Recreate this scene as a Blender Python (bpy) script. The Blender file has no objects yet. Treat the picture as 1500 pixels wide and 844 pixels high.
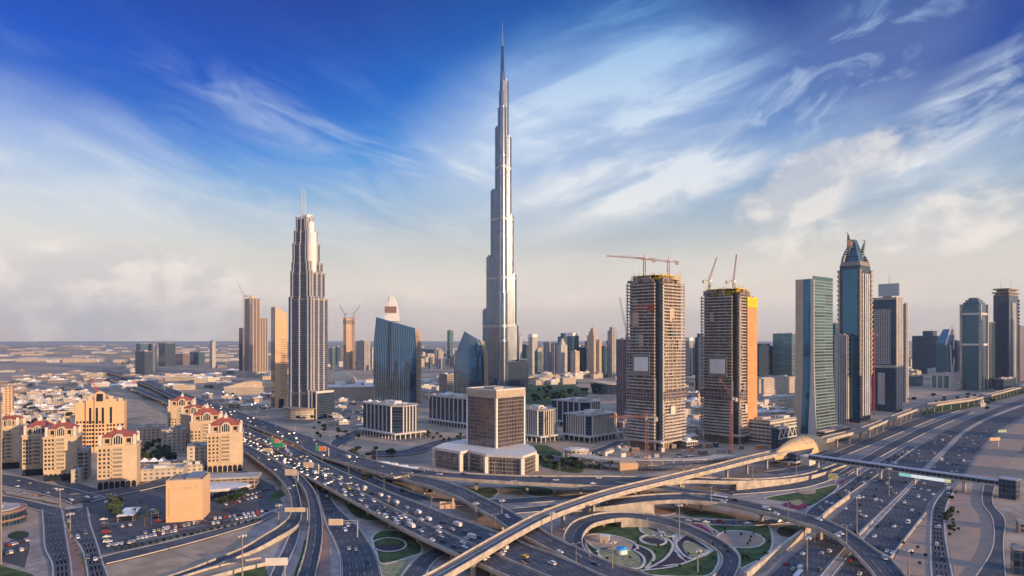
import bpy, math, random
from math import sin, cos, tan, pi, radians, sqrt, atan2
from mathutils import Vector
random.seed(7)
S = bpy.context.scene
C = S.collection
# ------------------------------------------------------------------ camera
CAMH, F, HX, HY = 120.0, 1000.0, 750.0, 498.0
cam_d = bpy.data.cameras.new('camera'); cam = bpy.data.objects.new('camera', cam_d); C.objects.link(cam)
cam.location = (0, 0, CAMH); cam.rotation_euler = (radians(90), 0, 0)
cam_d.sensor_width = 36; cam_d.lens = F / 1500 * 36; cam_d.shift_y = (HY - 422) / 1500
cam_d.clip_start = 1; cam_d.clip_end = 90000
S.camera = cam
# ------------------------------------------------------------------ exposure
S.view_settings.view_transform = 'Standard'; S.view_settings.look = 'None'
S.view_settings.gamma = 1; S.view_settings.use_curve_mapping = False
S.view_settings.exposure = 0.25
# ------------------------------------------------------------------ sun
SUN_EL = radians(9); SX, SY = 0.80, -0.60                # direction towards the sun on the map
sl = bpy.data.lights.new('sun', 'SUN'); sl.energy = 5.0; sl.angle = radians(0.6); sl.color = (1.0, 0.65, 0.36)
sun = bpy.data.objects.new('sun', sl); C.objects.link(sun)
dv = Vector((SX * cos(SUN_EL), SY * cos(SUN_EL), sin(SUN_EL)))
sun.rotation_euler = dv.to_track_quat('Z', 'Y').to_euler()
# ------------------------------------------------------------------ world
W = bpy.data.worlds.new('World'); S.world = W; W.use_nodes = True
nt = W.node_tree; nt.nodes.clear()
class NB:
    """small helper for writing node maths"""
    def __init__(s, t): s.t = t; s.n = t.nodes; s.l = t.links
    def new(s, ty, **k):
        o = s.n.new(ty)
        for a, b in k.items(): setattr(o, a, b)
        return o
    def put(s, sock, v):
        if hasattr(v, 'is_output') or hasattr(v, 'links'): s.l.new(v, sock)
        else: sock.default_value = v
    def m(s, op, a, b=None, c=None, clamp=False):
        o = s.new('ShaderNodeMath', operation=op); o.use_clamp = clamp
        s.put(o.inputs[0], a)
        if b is not None: s.put(o.inputs[1], b)
        if c is not None: s.put(o.inputs[2], c)
        return o.outputs[0]
    def ss(s, v, lo, hi, to0=0.0, to1=1.0):
        o = s.new('ShaderNodeMapRange', interpolation_type='SMOOTHSTEP')
        s.put(o.inputs[0], v)
        for i, q in enumerate((lo, hi, to0, to1)): o.inputs[i + 1].default_value = q
        return o.outputs[0]
    def mix(s, f, a, b, bt='MIX'):
        o = s.new('ShaderNodeMix', data_type='RGBA', blend_type=bt)
        s.put(o.inputs[0], f)
        for q, v in ((6, a), (7, b)):
            if isinstance(v, tuple): v = tuple(v) + (1,) if len(v) == 3 else v
            s.put(o.inputs[q], v)
        return o.outputs[2]
    def xyz(s, x, y, z=0.0):
        o = s.new('ShaderNodeCombineXYZ')
        for i, v in enumerate((x, y, z)): s.put(o.inputs[i], v)
        return o.outputs[0]
    def noise(s, vec, scale, detail=5, rough=.55, dist=0.0):
        o = s.new('ShaderNodeTexNoise'); s.put(o.inputs['Vector'], vec)
        o.inputs['Scale'].default_value = scale; o.inputs['Detail'].default_value = detail
        o.inputs['Roughness'].default_value = rough; o.inputs['Distortion'].default_value = dist
        return o.outputs['Fac']
    def ramp(s, v, pts):
        o = s.new('ShaderNodeValToRGB'); s.put(o.inputs[0], v); e = o.color_ramp.elements
        while len(e) < len(pts): e.new(0.5)
        for q, (p, c) in zip(e, pts):
            q.position = p; q.color = tuple(c) + (1,) if len(c) == 3 else c
        return o.outputs[0]
n = NB(nt)
sky = n.new('ShaderNodeTexSky', sky_type='NISHITA', sun_disc=False, sun_elevation=SUN_EL,
            sun_rotation=atan2(SX, SY), altitude=100, air_density=1.0, dust_density=1.2, ozone_density=3.0)
tc = n.new('ShaderNodeTexCoord'); sp = n.new('ShaderNodeSeparateXYZ'); nt.links.new(tc.outputs['Generated'], sp.inputs[0])
az = n.m('ARCTAN2', sp.outputs[0], sp.outputs[1])          # azimuth from +Y, radians
el = n.m('ARCSINE', sp.outputs[2])                         # elevation, radians
def A(px): return math.atan((px - HX) / F)
def E(px, py): return math.atan((HY - py) / F / sqrt(1 + ((px - HX) / F) ** 2))
def blob(px, py, rx, ry, rot=0.0, soft=1.0):
    """soft elliptical patch of the sky round a direction; radii in thousandths of a radian"""
    a = n.m('SUBTRACT', az, A(px)); b = n.m('SUBTRACT', el, E(px, py)); r = radians(rot)
    u = n.m('ADD', n.m('MULTIPLY', a, cos(r)), n.m('MULTIPLY', b, sin(r)))
    v = n.m('SUBTRACT', n.m('MULTIPLY', b, cos(r)), n.m('MULTIPLY', a, sin(r)))
    u = n.m('DIVIDE', u, rx / 1000); v = n.m('DIVIDE', v, ry / 1000)
    d = n.m('ADD', n.m('MULTIPLY', u, u), n.m('MULTIPLY', v, v))
    return n.ss(d, 0.0, soft, 1.0, 0.0)
def streak(rot, along, across, scale, detail=7, rough=.6, seed=0.0, dist=.4):
    r = radians(rot)
    u = n.m('ADD', n.m('MULTIPLY', az, cos(r)), n.m('MULTIPLY', el, sin(r)))
    v = n.m('SUBTRACT', n.m('MULTIPLY', el, cos(r)), n.m('MULTIPLY', az, sin(r)))
    return n.noise(n.xyz(n.m('MULTIPLY', u, along), n.m('MULTIPLY', v, across), seed), scale, detail, rough, dist)
# clear air: the physical sky, its blue deepened with height the way the dry evening air shows it
base = n.mix(1.0, sky.outputs[0], n.ramp(n.m('DIVIDE', el, 0.5, clamp=True),
      [(0.0, (1.0, .80, .66)), (.25, (1.0, .88, .80)), (.5, (.36, 1.0, 1.6)), (.72, (.0, .78, 1.70)), (1.0, (.0, .38, 1.15))]), 'MULTIPLY')
# darker, bluer upper left and upper right
deep = n.m('MAXIMUM', blob(120, -10, 620, 260, 8), blob(1330, 10, 380, 170, -20))
base = n.mix(n.m('MULTIPLY', deep, .92), base, n.mix(1.0, base, (.0, .36, .68), 'MULTIPLY'))
# high thin cloud
n1 = streak(14, 1.2, 5.0, 3.2, 8, .58, 1.0, .6); n2 = streak(-16, 1.3, 5.5, 4.0, 8, .6, 4.0, .8); n3 = streak(24, 1.5, 3.0, 6.0, 9, .62, 9.0, 1.0)
left = n.ss(az, -.15, .12, 1.0, 0.0)
ci = n.m('ADD', n.m('MULTIPLY', left, n.ss(n2, .38, .80)), n.m('MULTIPLY', n.m('SUBTRACT', 1.0, left), n.ss(n1, .36, .78)))
n4b = streak(10, 1.4, 2.4, 2.2, 6, .55, 7.0, .5)
veil = n.ss(el, .08, .42, 1.0, .06)
hot = n.m('ADD', blob(900, 150, 260, 170, 20), n.m('ADD', blob(960, 265, 190, 55, 8), blob(1420, 180, 170, 70, 40)))
hot = n.m('ADD', hot, n.m('MULTIPLY', blob(500, 200, 330, 40, -16), .45))
ci = n.m('MULTIPLY', ci, n.m('ADD', n.m('MULTIPLY', veil, .60), n.m('MULTIPLY', hot, .85)), clamp=True)
wisp = n.m('MULTIPLY', n.ss(n3, .48, .66), n.m('ADD', blob(955, 270, 200, 48, 10), n.m('ADD', blob(1430, 170, 150, 60, 42), blob(1240, 100, 200, 80, 30))), clamp=True)
ci = n.m('ADD', ci, n.m('MULTIPLY', wisp, .45), clamp=True)
soft = n.m('MULTIPLY', n.m('ADD', blob(850, 190, 330, 170, 15), n.m('ADD', blob(-60, 300, 330, 190, 0), n.m('MULTIPLY', blob(1250, 90, 220, 130, 35), .3))), n.m('ADD', .25, n.m('MULTIPLY', n4b, .45)))
ci = n.m('ADD', ci, soft, clamp=True)
cloudcol = n.ramp(n.m('DIVIDE', el, 0.45, clamp=True), [(0, (.70, .57, .47)), (.35, (.98, .94, .87)), (.65, (.74, .84, .96)), (1, (.20, .48, .82))])
# broad pale band towards the horizon
n4 = streak(3, 1.0, 4.0, 3.0, 5, .5, 2.0)
band = n.m('MULTIPLY', n.ss(el, .0, .32, 1.0, .0), n.m('ADD', .70, n.m('MULTIPLY', n4, .56)), clamp=True)
bandcol = n.ramp(n.m('DIVIDE', el, 0.30, clamp=True), [(0, (.98, .76, .60)), (.06, (1.08, .86, .68)), (.16, (1.22, 1.0, .79)), (.40, (1.02, .93, .80)), (.7, (.62, .80, .92)), (1, (.22, .46, .78))])
# heaped clouds: left of the skyline and over the right
cn = n.noise(n.xyz(az, n.m('MULTIPLY', el, 1.35), 5.0), 9.0, 9, .6, .25)
cn2 = n.noise(n.xyz(n.m('ADD', az, .022), n.m('MULTIPLY', n.m('SUBTRACT', el, .012), 1.35), 5.0), 9.0, 9, .6, .25)
cm = n.m('MAXIMUM', blob(190, 440, 260, 110, -6), n.m('MAXIMUM', blob(1215, 262, 190, 75, 16), n.m('MULTIPLY', blob(1330, 330, 260, 70, 5), .8)))
cu = n.ss(n.m('ADD', cn, n.m('MULTIPLY', n.m('SUBTRACT', cm, .55), .60)), .44, .66)
cu = n.m('MULTIPLY', n.m('MULTIPLY', cu, n.ss(cm, 0.0, .25)), n.m('SUBTRACT', 1.0, n.m('MULTIPLY', blob(1292, 292, 60, 52, 20), .9)))
lit = n.ss(n.m('SUBTRACT', cn, cn2), -.07, .09)
cucol = n.mix(lit, (.76, .72, .70), (1.15, 1.02, .88))
k = n.new('ShaderNodeVectorMath', operation='SCALE'); nt.links.new(base, k.inputs[0]); k.inputs['Scale'].default_value = 0.13
col = n.mix(band, k.outputs[0], bandcol)
col = n.mix(n.m('MULTIPLY', ci, .92), col, cloudcol)
col = n.mix(n.m('MULTIPLY', cu, .58), col, cucol)
# overhead sky and evening glow behind, brightened out of frame as added fill light
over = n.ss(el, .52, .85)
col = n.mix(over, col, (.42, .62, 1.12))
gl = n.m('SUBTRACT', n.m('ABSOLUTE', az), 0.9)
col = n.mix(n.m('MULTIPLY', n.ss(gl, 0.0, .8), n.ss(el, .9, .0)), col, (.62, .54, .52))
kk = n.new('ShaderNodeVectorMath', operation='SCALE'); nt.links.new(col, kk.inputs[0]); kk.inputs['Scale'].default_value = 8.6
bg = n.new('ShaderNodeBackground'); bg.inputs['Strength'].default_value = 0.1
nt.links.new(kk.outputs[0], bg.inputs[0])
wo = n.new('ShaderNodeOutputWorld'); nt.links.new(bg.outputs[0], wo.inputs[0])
# ------------------------------------------------------------------ helpers
def G(px, py, z=0.0):
    """the point at height z that stands on the photograph's sight line px, py"""
    Y = (CAMH - z) * F / (py - HY)
    return Vector(((px - HX) / F * Y, Y, z))
def at(px, Y, z=0.0): return Vector(((px - HX) / F * Y, Y, z))
def pyof(p): return HY + (CAMH - p[2]) * F / p[1]
def tag(o, label=None, cat=None, group=None, kind=None):
    if label: o['label'] = label
    if cat: o['category'] = cat
    if group: o['group'] = group
    if kind: o['kind'] = kind
    return o
def empty(name, loc, rz=0.0, label=None, cat=None, group=None, kind=None):
    o = bpy.data.objects.new(name, None); C.objects.link(o); o.empty_display_size = 1
    o.location = loc; o.rotation_euler = (0, 0, rz)
    return tag(o, label, cat, group, kind)
class MB:
    def __init__(s): s.v = []; s.f = []; s.m = []
    def face(s, pts, m=0):
        b = len(s.v); s.v += [tuple(p) for p in pts]; s.f.append(tuple(range(b, b + len(pts)))); s.m.append(m); return s
    def box(s, x0, x1, y0, y1, z0, z1, m=0, mt=None):
        b = len(s.v); mt = m if mt is None else mt
        s.v += [(x0, y0, z0), (x1, y0, z0), (x1, y1, z0), (x0, y1, z0), (x0, y0, z1), (x1, y0, z1), (x1, y1, z1), (x0, y1, z1)]
        for q, mm in (((0, 3, 2, 1), m), ((4, 5, 6, 7), mt), ((0, 1, 5, 4), m), ((1, 2, 6, 5), m), ((2, 3, 7, 6), m), ((3, 0, 4, 7), m)):
            s.f.append(tuple(b + i for i in q)); s.m.append(mm)
        return s
    def prism(s, poly, z0, z1, m=0, mt=None, scale=1.0, off=(0, 0)):
        """poly counter-clockwise; z0/z1 a number or one height per corner; scale shrinks the top about its middle"""
        nn = len(poly); b = len(s.v); mt = m if mt is None else mt
        cx = sum(p[0] for p in poly) / nn; cy = sum(p[1] for p in poly) / nn
        zz0 = z0 if hasattr(z0, '__len__') else [z0] * nn; zz1 = z1 if hasattr(z1, '__len__') else [z1] * nn
        s.v += [(p[0], p[1], z) for p, z in zip(poly, zz0)]
        s.v += [(cx + (p[0] - cx) * scale + off[0], cy + (p[1] - cy) * scale + off[1], z) for p, z in zip(poly, zz1)]
        s.f.append(tuple(b + i for i in reversed(range(nn)))); s.m.append(m)
        s.f.append(tuple(b + nn + i for i in range(nn))); s.m.append(mt)
        for i in range(nn):
            j = (i + 1) % nn; s.f.append((b + i, b + j, b + nn + j, b + nn + i)); s.m.append(m)
        return s
    def bar(s, p, q, r, m=0, r2=None, k=4):
        p = Vector(p); q = Vector(q); d = (q - p)
        if d.length < 1e-6: return s
        d.normalize(); a = d.orthogonal().normalized(); c = d.cross(a); b = len(s.v); r2 = r if r2 is None else r2
        for e, rr in ((p, r), (q, r2)):
            for i in range(k):
                t = 2 * pi * (i + .5) / k; s.v.append(tuple(e + a * cos(t) * rr + c * sin(t) * rr))
        for i in range(k):
            j = (i + 1) % k; s.f.append((b + i, b + j, b + k + j, b + k + i)); s.m.append(m)
        s.f.append(tuple(b + i for i in reversed(range(k)))); s.m.append(m)
        s.f.append(tuple(b + k + i for i in range(k))); s.m.append(m)
        return s
    def loft(s, rings, m=0, cap=True, closed=True):
        b = len(s.v); k = len(rings[0])
        for r in rings: s.v += [tuple(p) for p in r]
        for i in range(len(rings) - 1):
            for j in range(k if closed else k - 1):
                jj = (j + 1) % k
                s.f.append((b + i * k + j, b + i * k + jj, b + (i + 1) * k + jj, b + (i + 1) * k + j)); s.m.append(m)
        if cap and closed:
            s.f.append(tuple(b + j for j in reversed(range(k)))); s.m.append(m)
            s.f.append(tuple(b + (len(rings) - 1) * k + j for j in range(k))); s.m.append(m)
        return s
    def mesh(s, name, mats, smooth=False):
        me = bpy.data.meshes.new(name); me.from_pydata(s.v, [], s.f)
        mats = mats if isinstance(mats, (list, tuple)) else [mats]
        for q in mats: me.materials.append(q)
        if len(mats) > 1: me.polygons.foreach_set('material_index', s.m)
        if smooth: me.polygons.foreach_set('use_smooth', [True] * len(s.f))
        me.update(); return me
    def build(s, name, mats, parent=None, smooth=False):
        if not s.f: return None
        o = bpy.data.objects.new(name, s.mesh(name, mats, smooth)); C.objects.link(o)
        if parent: o.parent = parent
        return o
def ngon(cx, cy, rx, ry=None, k=16, rot=0.0, a0=0.0, a1=2 * pi):
    ry = rx if ry is None else ry; out = []
    full = abs(a1 - a0 - 2 * pi) < 1e-6
    for i in range(k):
        t = a0 + (a1 - a0) * i / (k if full else k - 1); x = rx * cos(t); y = ry * sin(t)
        out.append((cx + x * cos(rot) - y * sin(rot), cy + x * sin(rot) + y * cos(rot)))
    return out
def copy_tree(o, parent=None):
    c = o.copy(); C.objects.link(c); c.parent = parent
    for ch in o.children: copy_tree(ch, c)
    return c
# ------------------------------------------------------------------ materials
M = {}
def mat(name, col, rough=.7, metal=0.0, var=.12, scale=.15, spec=.3, bump=0.0, col2=None, detail=5):
    """one plain surface with the unevenness of dust and wear"""
    m = bpy.data.materials.new(name); m.use_nodes = True; t = m.node_tree; b = t.nodes['Principled BSDF']; q = NB(t)
    b.inputs['Roughness'].default_value = rough; b.inputs['Metallic'].default_value = metal
    b.inputs['Specular IOR Level'].default_value = spec
    if var > 0 or col2:
        tcn = q.new('ShaderNodeTexCoord'); f = q.noise(tcn.outputs['Object'], scale, detail, .6)
        if col2: out = q.mix(q.ss(f, .40, .62), tuple(col), tuple(col2))
        else:
            lo = tuple(max(0, c * (1 - var)) for c in col); hi = tuple(min(1, c * (1 + var)) for c in col)
            out = q.mix(q.ss(f, .3, .7), lo, hi)
        t.links.new(out, b.inputs['Base Color'])
    else: b.inputs['Base Color'].default_value = tuple(col) + (1,)
    M[name] = m; return m
def facade(name, wall, glass, fh=3.6, bw=3.0, wf=.35, wb=.25, metal=.3, grough=.12, wrough=.6, dark=.5, wmetal=0.0, vert=1.0):
    """storeys and window bays as a real grid in metres: wf = share of wall in the storey height, wb = in the bay width"""
    m = bpy.data.materials.new(name); m.use_nodes = True; t = m.node_tree; b = t.nodes['Principled BSDF']; q = NB(t)
    tcn = q.new('ShaderNodeTexCoord'); s = q.new('ShaderNodeSeparateXYZ'); t.links.new(tcn.outputs['Object'], s.inputs[0])
    h = q.m('ADD', s.outputs[0], q.m('MULTIPLY', s.outputs[1], 1.0))
    zf = q.m('DIVIDE', s.outputs[2], fh); hf = q.m('DIVIDE', h, bw)
    wz = q.m('LESS_THAN', q.m('FRACT', zf), wf); wh = q.m('LESS_THAN', q.m('FRACT', hf), wb)
    w = q.m('MAXIMUM', wz, wh)
    g = q.new('ShaderNodeNewGeometry'); sn = q.new('ShaderNodeSeparateXYZ'); t.links.new(tcn.outputs['Normal'], sn.inputs[0])
    w = q.m('MAXIMUM', w, q.m('GREATER_THAN', q.m('ABSOLUTE', sn.outputs[2]), .7))
    wn = q.new('ShaderNodeTexWhiteNoise', noise_dimensions='2D')
    t.links.new(q.xyz(q.m('FLOOR', hf), q.m('FLOOR', zf)), wn.inputs['Vector'])
    gl = q.mix(wn.outputs['Value'], tuple(c * (1 - dark) for c in glass), tuple(min(1, c * (1 + dark)) for c in glass))
    nz = q.noise(tcn.outputs['Object'], .05, 5, .6)
    wl = q.mix(q.ss(nz, .3, .7), tuple(c * .85 for c in wall), tuple(min(1, c * 1.12) for c in wall))
    t.links.new(q.mix(w, gl, wl), b.inputs['Base Color'])
    t.links.new(q.m('ADD', q.m('MULTIPLY', w, wrough - grough), grough), b.inputs['Roughness'])
    t.links.new(q.m('ADD', q.m('MULTIPLY', w, wmetal - metal), metal), b.inputs['Metallic'])
    M[name] = m; return m
mat('asphalt', (.070, .077, .094), .85, var=.35, scale=.08, detail=10)
mat('asphalt_old', (.075, .078, .088), .85, var=.2, scale=.06, detail=8)
mat('concrete', (.44, .39, .33), .8, var=.25, scale=.2, detail=9)
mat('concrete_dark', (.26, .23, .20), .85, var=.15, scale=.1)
mat('kerb', (.50, .46, .40), .8, var=.1)
mat('paint', (.34, .35, .37), .6, var=.35, scale=.05)
mat('sand', (.30, .22, .15), .95, scale=.06, col2=(.42, .32, .23), detail=10)
mat('sand_pink', (.37, .25, .18), .95, scale=.07, col2=(.27, .22, .19), detail=12)
mat('paving', (.25, .21, .19), .85, scale=.10, col2=(.37, .31, .27), detail=12)
mat('paving_red', (.26, .16, .14), .85, var=.15, scale=.1)
mat('grass', (.028, .058, .020), .95, scale=.12, col2=(.075, .115, .04), detail=12)
mat('hedge', (.02, .035, .016), .95, scale=.2, col2=(.035, .055, .025), detail=9)
mat('flowers', (.12, .012, .06), .9, scale=.4, col2=(.19, .03, .09), detail=6)
mat('groundcover', (.30, .29, .17), .95, scale=.35, col2=(.16, .18, .09), detail=9)
mat('bed_dark', (.035, .025, .045), .9, scale=.4, col2=(.06, .04, .06), detail=6)
mat('steel', (.42, .42, .43), .45, .6, .1)
mat('white', (.78, .77, .74), .55, var=.06)
mat('offwhite', (.62, .58, .52), .65, var=.08)
mat('beige', (.53, .41, .28), .75, var=.16, scale=.25)
mat('beige_pale', (.56, .44, .31), .75, var=.08)
mat('orange_wall', (.66, .43, .25), .75, var=.05)
mat('terracotta', (.33, .085, .06), .8, var=.18, scale=.5)
mat('dark_glass', (.025, .035, .05), .12, .2, .25, .3)
mat('blue_glass', (.06, .17, .27), .07, .75, .10, .02)
mat('teal_glass', (.10, .22, .23), .1, .65, .10, .02)
mat('silver', (.33, .39, .48), .28, .8, .08, .02)
mat('black', (.015, .015, .017), .6, var=0)
mat('yellow', (.75, .50, .03), .6, var=.2, scale=.5)
mat('orange', (.70, .20, .07), .6, var=.15, scale=.3)
mat('red', (.50, .05, .04), .6, var=.1)
mat('gold', (.68, .46, .24), .55, .1, .10, .2)
mat('trunk', (.14, .10, .07), .9, var=.2)
mat('leaf', (.045, .065, .03), .8, scale=.6, col2=(.07, .095, .045), detail=4)
mat('leaf_dark', (.022, .04, .022), .8, scale=.6, col2=(.04, .062, .03), detail=4)
mat('roof_grey', (.34, .31, .28), .85, scale=.1, col2=(.44, .40, .35))
mat('green_sign', (.02, .30, .14), .5, var=.05)
mat('purple', (.10, .05, .10), .5, var=.1)
mat('site_concrete', (.30, .25, .23), .85, var=.2, scale=.3)
mat('crane_red', (.36, .13, .10), .6, var=.15)
mat('slab_concrete', (.43, .39, .37), .85, var=.22, scale=.12)
mat('asphalt_worn', (.052, .058, .072), .8, var=.5, scale=.06, detail=9)
mat('joint', (.02, .02, .022), .9, var=0)
mat('trackbed', (.12, .10, .115), .85, var=.25, scale=.2)
mat('paving_grey', (.17, .16, .165), .9, scale=.06, col2=(.23, .205, .19), detail=12)
mat('rib_grey', (.36, .36, .39), .6, var=.1)
# ------------------------------------------------------------------ ground
def desert():
    m = bpy.data.materials.new('desert_ground'); m.use_nodes = True; t = m.node_tree; b = t.nodes['Principled BSDF']; q = NB(t)
    tcn = q.new('ShaderNodeTexCoord'); P = tcn.outputs['Object']
    a = q.noise(P, .0012, 9, .62); c = q.noise(P, .02, 9, .65); d = q.noise(P, .006, 6, .6, .5)
    vor = q.new('ShaderNodeTexVoronoi', feature='F1'); t.links.new(P, vor.inputs['Vector']); vor.inputs['Scale'].default_value = .035
    col = q.mix(q.ss(a, .38, .62), (.42, .31, .22), (.28, .22, .17))
    col = q.mix(q.m('MULTIPLY', q.ss(c, .45, .62), .7), col, (.50, .39, .29))
    col = q.mix(q.m('MULTIPLY', q.ss(d, .52, .62), .75), col, (.12, .12, .12))
    col = q.mix(q.m('MULTIPLY', q.ss(vor.outputs['Color'], .55, .8), .25), col, (.17, .15, .14))
    t.links.new(col, b.inputs['Base Color']); b.inputs['Roughness'].default_value = .95; b.inputs['Specular IOR Level'].default_value = .1
    return m
g = MB(); R_ = 38000.0
g.face([(-R_, -3000, 0), (R_, -3000, 0), (R_, R_ * 1.6, 0), (-R_, R_ * 1.6, 0)])
tag(g.build('ground', desert()), kind='structure')
def crom(P, k):
    """Catmull-Rom through tuples P, k steps per span"""
    out = []
    for i in range(len(P) - 1):
        p0 = P[max(i - 1, 0)]; p1 = P[i]; p2 = P[i + 1]; p3 = P[min(i + 2, len(P) - 1)]
        for j in range(k):
            t = j / k; t2 = t * t; t3 = t2 * t
            out.append(tuple(.5 * (2 * b + (c - a) * t + (2 * a - 5 * b + 4 * c - d) * t2 + (-a + 3 * b - 3 * c + d) * t3) for a, b, c, d in zip(p0, p1, p2, p3)))
    out.append(tuple(P[-1])); return out
class Path:
    """a road's centre line: x, y, z, half width at every step of about 6 m"""
    def __init__(s, spec, z):
        n_ = len(spec); zs = z if hasattr(z, '__len__') else [z] * n_; mid = []; dif = []
        for q, zz in zip(spec, zs):
            if isinstance(q[0], tuple): a, b = G(*q[0], zz), G(*q[1], zz)
            else: a, b = G(q[0], q[1], zz), G(q[0], q[2], zz)
            mid.append((a + b) / 2); dif.append(a - b)
        P = []
        for i in range(n_):
            d = mid[min(i + 1, n_ - 1)] - mid[max(i - 1, 0)]; d.z = 0; d.normalize()
            nrm = Vector((-d.y, d.x, 0)); P.append((mid[i].x, mid[i].y, mid[i].z, abs(dif[i].dot(nrm)) / 2))
        fine = crom(P, 24); pts = [fine[0]]; acc = 0
        for a, b in zip(fine, fine[1:]):
            acc += sqrt((a[0] - b[0]) ** 2 + (a[1] - b[1]) ** 2)
            if acc >= 6: pts.append(b); acc = 0
        if pts[-1] != fine[-1]: pts.append(fine[-1])
        s.p = pts; s.nr = []; s.s = [0]
        for i in range(len(pts)):
            a = pts[max(i - 1, 0)]; b = pts[min(i + 1, len(pts) - 1)]; dx, dy = b[0] - a[0], b[1] - a[1]; L = max(1e-6, sqrt(dx * dx + dy * dy))
            s.nr.append((-dy / L, dx / L))
            if i: s.s.append(s.s[-1] + sqrt((pts[i][0] - pts[i - 1][0]) ** 2 + (pts[i][1] - pts[i - 1][1]) ** 2))
        s.L = s.s[-1]
    def off(s, i, o, dz=0): p = s.p[i]; nn = s.nr[i]; return (p[0] + nn[0] * o, p[1] + nn[1] * o, p[2] + dz)
    def at(s, d):
        d = max(0, min(s.L - 1e-3, d)); lo, hi = 0, len(s.s) - 1
        while hi - lo > 1:
            k = (lo + hi) // 2
            if s.s[k] <= d: lo = k
            else: hi = k
        t = (d - s.s[lo]) / max(1e-6, s.s[hi] - s.s[lo]); a, b = s.p[lo], s.p[hi]
        c = [x + (y - x) * t for x, y in zip(a, b)]; nx = s.nr[lo][0] * (1 - t) + s.nr[hi][0] * t; ny = s.nr[lo][1] * (1 - t) + s.nr[hi][1] * t
        L = sqrt(nx * nx + ny * ny) or 1
        return c, (nx / L, ny / L)
    def strip(s, mb, o0, o1, dz=0.0, m=0, i0=0, i1=None):
        """o0, o1: functions of half width"""
        i1 = len(s.p) - 1 if i1 is None else i1; b = len(mb.v)
        for i in range(i0, i1 + 1):
            h = s.p[i][3]; mb.v.append(s.off(i, o0(h), dz)); mb.v.append(s.off(i, o1(h), dz))
        for k in range(i1 - i0): mb.f.append((b + 2 * k, b + 2 * k + 1, b + 2 * k + 3, b + 2 * k + 2)); mb.m.append(m)
    def beam(s, mb, o0, o1, z0, z1, m=0, i0=0, i1=None):
        i1 = len(s.p) - 1 if i1 is None else i1; rings = []
        for i in range(i0, i1 + 1):
            h = s.p[i][3]; a0, a1 = o0(h), o1(h); zz0 = z0(s.p[i][2]) if callable(z0) else z0
            rings.append([s.off(i, a0, zz0), s.off(i, a1, zz0), s.off(i, a1, z1), s.off(i, a0, z1)])
        if len(rings) > 1: mb.loft(rings, m)
ROADS = {}; zlev = [0.10]
def dashes(P, parent, lanes, edge=True, w=.22, dash=4.0, gap=8.0):
    mb = MB(); dz = .03
    for k in range(1, lanes):
        f = -1 + 2 * k / lanes; d = 3.0
        while d < P.L - 4:
            c, nn = P.at(d); e, n2 = P.at(d + dash); o = c[3] * .94 * f; o2 = e[3] * .94 * f
            q = [(c[0] + nn[0] * (o + s_ * w / 2), c[1] + nn[1] * (o + s_ * w / 2), c[2] + dz) for s_ in (1, -1)]
            r = [(e[0] + n2[0] * (o2 + s_ * w / 2), e[1] + n2[1] * (o2 + s_ * w / 2), e[2] + dz) for s_ in (-1, 1)]
            mb.face(q + r); d += dash + gap
    if edge:
        for sg in (1, -1):
            P.strip(mb, lambda h: sg * (h * .94) + .13, lambda h: sg * (h * .94) - .13, dz)
    wb = MB()
    for k in range(lanes):
        f = -1 + 2 * (k + .5) / lanes
        for o_ in (-.85, .85): P.strip(wb, lambda h: h * .94 * f + o_ + .34, lambda h: h * .94 * f + o_ - .34, .015)
    wb.build('tyre_track', M['asphalt_worn'], parent)
    return mb.build('lane_marking', M['paint'], parent)
def flyover(name, spec, z, label, cat='flyover', lanes=2, sides='LR', pier=34, ph=1.0, deep=1.7, solid=None, pier_w=1.6, surf='asphalt', edge=True, skip=()):
    """an elevated road: surface, girder, one parapet on each side, lane markings and piers"""
    P = Path(spec, z); ROADS[name] = P; root = empty('flyover' if cat == 'flyover' else 'viaduct', (0, 0, 0), 0, label, cat)
    mb = MB(); P.strip(mb, lambda h: h, lambda h: -h); mb.build('road_surface', M[surf], root)
    mb = MB(); P.beam(mb, lambda h: h - .3, lambda h: -h + .3, (lambda zz: -min(deep, zz - .02)), -.12)
    P.beam(mb, lambda h: h * .55, lambda h: -h * .55, (lambda zz: -min(deep + .9, zz - .01)), -.2); mb.build('girder', M['concrete'], root)
    for sg, c in ((1, 'L'), (-1, 'R')):
        if c in sides:
            mb = MB(); P.beam(mb, lambda h: sg * (h + .15), lambda h: sg * (h - .35), -.7, ph)
            if sg < 0: pass
            mb.build('parapet', M['concrete'], root)
    if solid:
        mb = MB(); i0, i1 = int(solid[0] * (len(P.p) - 1)), int(solid[1] * (len(P.p) - 1))
        P.beam(mb, lambda h: h - .1, lambda h: -h + .1, (lambda zz: -zz), -.15, 0, i0, i1); mb.build('retaining_wall', M['concrete'], root)
    if lanes: dashes(P, root, lanes, edge)
    if pier:
        proto = None; d = pier * .5
        while d < P.L:
            c, nn = P.at(d); fr = d / P.L
            if c[2] > 3.5 and not (solid and solid[0] - .02 < fr < solid[1] + .02) and not any(a < fr < b for a, b in skip):
                h = c[3]; mb = MB(); top = c[2] - deep - .85; ang = atan2(nn[1], nn[0]); w = pier_w
                mb.box(-w / 2, w / 2, -.9, .9, 0, top - 1.2)
                mb.loft([[(-w / 2, -.9, top - 1.8), (w / 2, -.9, top - 1.8), (w / 2, .9, top - 1.8), (-w / 2, .9, top - 1.8)],
                         [(-h * .62, -1.1, top), (h * .62, -1.1, top), (h * .62, 1.1, top), (-h * .62, 1.1, top)]])
                o = mb.build('pier', M['concrete'], root); o.location = (c[0], c[1], 0); o.rotation_euler = (0, 0, ang)
            d += pier
    return P
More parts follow.
